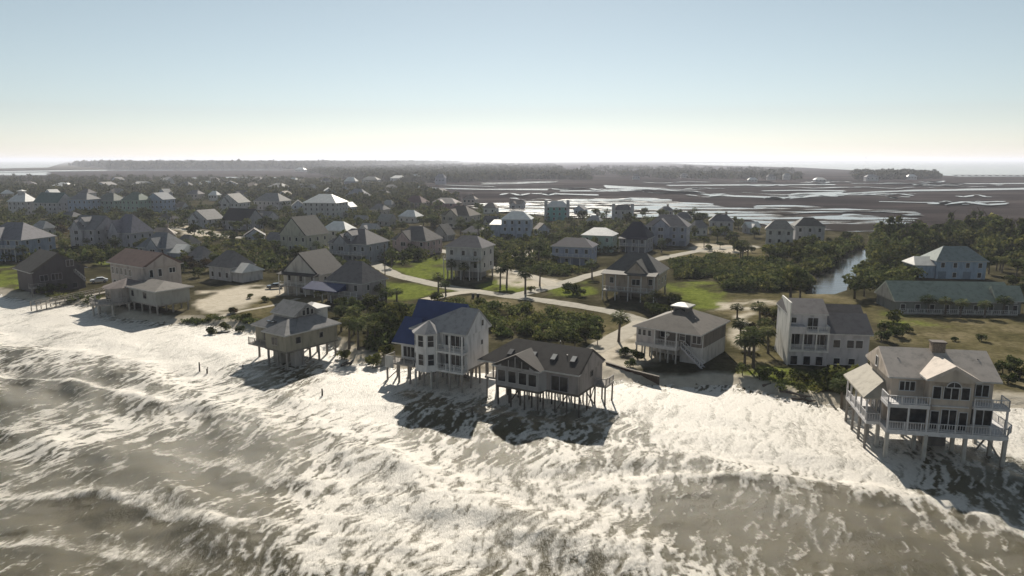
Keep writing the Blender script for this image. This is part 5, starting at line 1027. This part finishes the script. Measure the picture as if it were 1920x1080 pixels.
# thickets and woods nobody could count
def thicket(name, label, polys, n, size, hh, m, per=60, leaf=0.2, z=1.4, seed=1, flat=0.55):
    px_ = np.vstack([many_px(p, n // len(polys)) for p in polys]); W_ = np.array([G(x, y, z)[:2] for x, y in px_])
    k_ = (W_[:, 1] > 520) | free_many(W_[:, 0], W_[:, 1], 0.3); W_ = W_[k_]; Z_ = np.where(W_[:, 1] < 415, height(W_[:, 0], W_[:, 1]), 1.2); q = len(W_)
    S_ = rs.uniform(size[0], size[1], q); H_ = rs.uniform(hh[0], hh[1], q); hp = per // 2
    cs = []; ns = []; ls = []
    for _ in range(2):
        d = rs.normal(size=(q, hp, 3)); d /= np.linalg.norm(d, axis=2, keepdims=True); d[..., 2] = np.abs(d[..., 2]) * np.sign(rs.rand(q, hp) - 0.25)
        rad = (0.35 + 0.65 * rs.rand(q, hp) ** 0.5) * (0.85 + 0.3 * rs.rand(q, hp))
        c0 = np.stack([W_[:, 0] + rs.uniform(-.4, .4, q) * S_, W_[:, 1] + rs.uniform(-.4, .4, q) * S_, Z_ + H_ * rs.uniform(.3, .7, q)], 1)
        cs.append((c0[:, None] + d * rad[..., None] * np.stack([S_ * .6, S_ * .6, H_ * flat], 1)[:, None]).reshape(-1, 3))
        nn = d + rs.normal(size=d.shape) * 0.6; ns.append((nn / np.linalg.norm(nn, axis=2, keepdims=True)).reshape(-1, 3)); ls.append(np.repeat(leaf * S_ / 2, hp))
    v, f = leaf_quads(np.vstack(cs), np.vstack(ns), np.concatenate(ls)); vs, fs = [v], [f]
    o = link(name, np_mesh(name, np.vstack(vs), np.vstack(fs), m)); return tag(o, label, 'shrubs' if 'thicket' in name else 'trees', kind='stuff')
thicket('thicket', 'dense dark shrub thicket behind the white house with blue roof and the dark roof', [[(836, 572), (960, 576), (1120, 604), (1112, 648), (1000, 640), (900, 628), (800, 606)], [(700, 590), (800, 580), (830, 600), (740, 640), (700, 660)]], 360, (1.4, 3.0), (0.8, 2.5), M_SHRUB, 90, 0.22)
thicket('thicket', 'broad green shrub thicket between the road and the canal', [[(1260, 500), (1340, 486), (1480, 500), (1524, 540), (1460, 548), (1360, 546), (1350, 524), (1270, 524)]], 560, (1.8, 3.6), (1.2, 3.2), M_SHRUB, 80, 0.24)
thicket('thicket', 'low shrubs along the drive beside the blue house with dark roof', [[(930, 486), (1030, 494), (1118, 514), (1080, 526), (1000, 512), (940, 500)]], 150, (1.4, 2.8), (1.0, 2.2), M_SHRUB, 70, 0.24)
thicket('thicket', 'bank shrubs on both sides of the canal', [[(1540, 470), (1600, 452), (1620, 464), (1580, 486), (1530, 514), (1500, 520)], [(1600, 520), (1640, 480), (1720, 490), (1740, 520), (1640, 545)]], 330, (2, 4), (1.6, 4), M_SHRUB, 80, 0.24)
thicket('thicket', 'low dune plants along the eroded bank near white three-storey house', [[(1386, 700), (1440, 694), (1560, 712), (1590, 742), (1500, 736), (1430, 722)], [(330, 600), (390, 594), (460, 606), (560, 622), (460, 600)], [(60, 552), (190, 560), (250, 590), (180, 570)]], 200, (0.8, 1.8), (0.5, 1.3), M_SHRUB, 60, 0.22)
thicket('thicket', 'dense garden shrubs filling gaps between the houses', [[(0, 405), (330, 405), (420, 440), (620, 440), (740, 430), (830, 486), (640, 520), (420, 500), (0, 492)], [(850, 405), (1320, 410), (1300, 460), (900, 500)]], 1050, (2, 4.5), (1.2, 3.8), M_SHRUB, 50, 0.3)
thicket('thicket', 'dense tree and shrub cover between the far house rows', [[(-10, 356), (560, 352), (760, 360), (880, 402), (640, 432), (-10, 428)]], 1000, (2.5, 5.5), (2.2, 5.2), M_SHRUB, 44, 0.3)
thicket('thicket', 'tall undergrowth below the pines around the light blue house', [UNDER], 420, (3, 6), (3, 8), M_PINE, 70, 0.26)
thicket('woodland', 'dark woodland belt behind the far house rows', [[(-40, 334), (560, 336), (780, 350), (860, 384), (760, 395), (420, 372), (-40, 372)]], 1500, (4, 9), (4, 9), M_FAR, 36, 0.42, 1.2)
thicket('woodland', 'distant dark wood in the centre beyond the marsh', [[(560, 306), (1040, 309), (1060, 322), (1030, 334), (830, 343), (700, 340), (560, 322)]], 1500, (14, 26), (6, 11), M_FAR, 26, 0.5, 1.2)
thicket('woodland', 'distant marsh island trees towards the sound', [[(1090, 312), (1290, 313), (1480, 320), (1500, 337), (1300, 336), (1100, 330)], [(1600, 325), (1740, 327), (1750, 336), (1610, 337)], [(1000, 325), (1100, 327), (1090, 337), (1000, 336)]], 800, (12, 24), (4, 11), M_FAR, 24, 0.5, 1.2)
thicket('woodland', 'distant ridge of forest along the horizon', [[(190, 305.5), (860, 303.5), (860, 306), (560, 317), (240, 317.5), (150, 313)]], 2600, (40, 80), (16, 26), M_FAR, 30, 0.3, 1.2, flat=0.5)
thicket('woodland', 'thin far shore trees beyond the sound', [[(860, 301.6), (1500, 301.4), (1500, 302), (860, 302.5)]], 400, (60, 140), (8, 14), M_FAR, 20, 0.5, 1.2)

# ------------------------------------------------------------------ small things
def boardwalk():
    a, b = G(64, 580, 0.9), G(212, 546, 1.5); d = (b - a); L = Vector((d.x, d.y, 0)).length; rz = math.atan2(d.y, d.x)
    o = empty('boardwalk', (a.x, a.y, 0), rz, 'weathered wooden boardwalk with handrails running from dark brown house to beach', 'boardwalk')
    wd = mat('wood', (0.36, 0.33, 0.29)); n = int(L / 0.5)
    pm = MB().box(0, 0.46, -0.9, 0.9, -0.05, 0).mesh('plank', wd)
    for i in range(n): q = link('plank', pm, o); q.location = (i * 0.5, 0, 1.7)
    for s in (-0.92, 0.92):
        r_ = MB(); r_.bar((0, s, 2.75), (L, s, 2.75), 0.12, 0.09); r_.bar((0, s, 2.25), (L, s, 2.25), 0.08, 0.08); r_.out('handrail', wd, o)
        k = int(L / 2.4)
        for i in range(k + 1): MB().box(L * i / k - 0.08, L * i / k + 0.08, s - 0.08, s + 0.08, -0.6, 2.8).out('post', wd, o)
boardwalk()
def bulkhead():
    pts = [G(1136, 686, 1.2), G(1180, 700, 1.2), G(1236, 714, 1.2)]
    o = empty('bulkhead', (pts[0].x, pts[0].y, 0), 0, 'dark timber bulkhead holding the bank below the taupe house', 'bulkhead'); wd = mat('wood', (0.07, 0.055, 0.045))
    pm = MB().box(-0.15, 0.15, -0.05, 0.05, -0.6, 1.85).mesh('plank', wd); cap = MB()
    for a, b in zip(pts[:-1], pts[1:]):
        a, b = a - pts[0], b - pts[0]; n = int((b - a).length / 0.32); rz = math.atan2(b.y - a.y, b.x - a.x); cap.bar((a.x, a.y, 1.9), (b.x, b.y, 1.9), 0.4, 0.1)
        for i in range(n): p = a.lerp(b, (i + .5) / n); q = link('plank', pm, o); q.location = (p.x, p.y, rnd.uniform(-.06, .06)); q.rotation_euler = (0, 0, rz + rnd.uniform(-.05, .05))
    cap.out('cap_beam', mat('wood', (0.2, 0.18, 0.16)), o)
bulkhead()
def car(px, py, rz, col, label):
    p = G(px, py, 1.5); o = empty('parked_car', (p.x, p.y, hz(p.x, p.y) + 0.04), R(rz), label, 'car', 'cars parked by the houses')
    prof = [(-2.2, .35), (-2.25, .8), (-1.9, .95), (-1.1, 1.0), (-.45, 1.45), (1.0, 1.5), (1.75, 1.0), (2.2, .95), (2.25, .5), (2.15, .32)]
    s = MB(); s.solid([(x, -.86 + (.14 if z > 1.2 else 0), z) for x, z in prof], [(x, .86 - (.14 if z > 1.2 else 0), z) for x, z in prof]); m_, t_, b_ = nodes('car_paint'); n_ = N(t_, 'ShaderNodeTexNoise', Scale=1.5); t_.links.new(coords(t_), n_.inputs[0])
    t_.links.new(ramp(t_, n_.outputs[0], [(0.3, tuple(c * .85 for c in col)), (0.7, col)]).outputs[0], b_.inputs['Base Color']); b_.inputs['Roughness'].default_value = 0.25; b_.inputs['Coat Weight'].default_value = 0.5; s.out('body', m_, o)
    for y in (-.885, .885):
        s = MB(); yy = y; q = [(-.85, 1.05), (-.42, 1.36), (.95, 1.4), (1.5, 1.05)]; i = .12 * (1 if y < 0 else -1)
        s.solid([(x, yy + (i if z > 1.2 else 0), z) for x, z in q], [(x, yy * .97 + (i if z > 1.2 else 0), z) for x, z in q]); s.out('side_window', glass_mat(), o)
    MB().solid([(-1.06, -.7, 1.04), (-1.06, .7, 1.04), (-.5, .6, 1.43), (-.5, -.6, 1.43)], [(-1.0, -.7, 1.0), (-1.0, .7, 1.0), (-.44, .6, 1.38), (-.44, -.6, 1.38)]).out('windscreen', glass_mat(), o)
    for x in (-1.4, 1.4):
        for y in (-.8, .8): w_ = MB().tube([(x, y - .11, .33), (x, y + .11, .33)], .33, 14).out('wheel', mat('rubber', (.02, .02, .02)), o); MB().tube([(x, y - .125, .33), (x, y + .125, .33)], .19, 10).out('rim', mtl(.4, .4, .4), w_)
    for y in (-.6, .6): MB().box(-2.27, -2.2, y - .18, y + .18, .66, .8).out('headlight', mtl(.7, .7, .7), o)
car(516, 541, 20, (.02, .02, .025), 'dark car parked on the sandy drive by the steep dark gabled house'); car(186, 530, 30, (.6, .6, .6), 'white car parked beside the dark brown gable house')
for px, py, lab in ((722, 514, 'wooden utility pole with crossarm beside the dormered grey house'),):
    p = G(px, py, 1.5); o = empty('utility_pole', (p.x, p.y, hz(p.x, p.y) - .1), R(rnd.uniform(0, 60)), lab, 'utility pole', 'utility poles along the roads')
    MB().tube([(0, 0, 0), (0, 0, 9.5)], [.16, .11], 8).out('pole', mat('wood', (.12, .1, .085)), o); MB().box(-1.1, 1.1, -.06, .06, 8.7, 8.84).out('crossarm', mat('wood', (.12, .1, .085)), o)
    for x in (-1.0, 0, 1.0): MB().tube([(x, 0, 8.84), (x, 0, 9.04)], .05, 6).out('insulator', mat('trim_paint', (.3, .3, .3)), o)
for i, (px, lab) in enumerate(((887, 'dark wheeled bin at the roadside, one nearer the grey house'), (896, 'dark wheeled bin at the roadside, one nearer the road junction'))):
    p = G(px, 559, 1.5); o = empty('wheeled_bin', (p.x, p.y, hz(p.x, p.y)), R(15), lab, 'bin', 'bins at the roadside'); dm = mat('plastic', (.02, .025, .022))
    MB().solid([(-.33, -.36, 1.0), (.33, -.36, 1.0), (.33, .36, 1.0), (-.33, .36, 1.0)], [(-.26, -.26, .08), (.26, -.26, .08), (.26, .28, .08), (-.26, .28, .08)]).out('bin_body', dm, o); MB().solid([(-.33, -.3, 1.12), (.33, -.3, 1.12), (.33, .38, 1.05), (-.33, .38, 1.05)], [(-.36, -.4, 1.0), (.36, -.4, 1.0), (.36, .4, 1.0), (-.36, .4, 1.0)]).out('bin_lid', dm, o)
    for s in (-.28, .28): MB().tube([(s - .04, .3, .12), (s + .04, .3, .12)], .12, 10).out('wheel', mat('rubber', (.02, .02, .02)), o)
for i, (px, py, hh, lab) in enumerate(((374, 694, 1.5, 'taller of two broken post stubs standing in the white surf'), (388, 697, .9, 'shorter leaning stub of two broken posts in the white surf'), (604, 742, 1.2, 'broken bent pole stub in the surf beside lone grey stilt house'), (885, 782, 1.7, 'broken pile standing in shadow between blue-roofed and dark-roofed stilt houses'), (455, 690, 0.7, 'short broken pile by the seaward corner of lone grey stilt house'))):
    p = G(px, py, .2); MB().tube([(0, 0, -1.2), (.05, 0, hh * .6), (.15 * (i % 2), .1, hh)], [.15, .13, .09], 7).out('broken_post', DARKPILE).location = (p.x, p.y, .1)
    tag(C.objects[-1], lab, 'post', 'broken posts in the surf')
for i, (px, py, L, a, lab) in enumerate(((1462, 738, 5.0, -50, 'long dark driftwood log below the white three-storey house'), (1484, 748, 3.4, -35, 'shorter driftwood log at the edge of the foam'), (1430, 730, 2.6, 10, 'small driftwood log beside the dune plants'), (392, 624, 4.2, 15, 'dark fallen trunk on sand beside the low beach shrubs'), (640, 686, 3.0, 60, 'fallen palm log on sand near the lone grey stilt house'))):
    p = G(px, py, .6); s = MB(); s.tube([(0, 0, 0), (L * .4, .15, .08), (L * .75, -.1, .05), (L, .1, .25)], [.22, .2, .16, .08], 8); s.tube([(L * .5, .1, .1), (L * .6, .5, .6)], [.09, .03], 5); o = s.out('driftwood_log', DARKPILE); o.location = (p.x, p.y, hz(p.x, p.y) + .18); o.rotation_euler = (0, 0, R(a)); tag(o, lab, 'log', 'driftwood on the beach')
# long low bridge over the sound, water tower on the horizon
a, b = G(1786, 330, 1), G(2100, 331, 1); d = b - a; o = empty('road_bridge', (a.x, a.y, 0), math.atan2(d.y, d.x), 'long low bridge crossing the pale sound', 'bridge'); L = d.length
cm_ = mat('concrete', (.1, .1, .1)); MB().box(0, L, -5, 5, 3, 3.7).out('bridge_deck', cm_, o); pm = MB().box(-2, 2, -4, 4, 0, 3).mesh('pier', cm_)
for i in range(24): q = link('pier', pm, o); q.location = (L * (i + .5) / 24, 0, 0)
a = G(1623, 304, 1); o = empty('water_tower', (a.x, a.y, 0), 0, 'tiny water tower on the horizon above the sound', 'tower'); sc_ = 1 / scale_at(a)
MB().tube([(0, 0, 0), (0, 0, 7 * sc_)], .4 * sc_, 8).out('tower_leg', cm_, o); MB().tube([(0, 0, 7 * sc_), (0, 0, 8 * sc_), (0, 0, 9.6 * sc_), (0, 0, 10.4 * sc_)], [.5 * sc_, 1.6 * sc_, 1.6 * sc_, .4 * sc_], 10).out('tank', trim(), o)

# ------------------------------------------------------------------ the air: thin sea haze round everything
m = bpy.data.materials.new('sea_haze'); m.use_nodes = True; t = m.node_tree; t.nodes.clear()
o_ = N(t, 'ShaderNodeOutputMaterial'); pv = N(t, 'ShaderNodeVolumePrincipled'); pv.inputs['Density'].default_value = HAZE; pv.inputs['Color'].default_value = (0.78, 0.82, 0.95, 1); pv.inputs['Anisotropy'].default_value = 0.3
t.links.new(pv.outputs[0], o_.inputs['Volume'])
o = MB().box(-90000, 90000, -4000, 62000, -4.5, 75).out('haze', m); tag(o, kind='stuff'); o.display_type = 'WIRE'
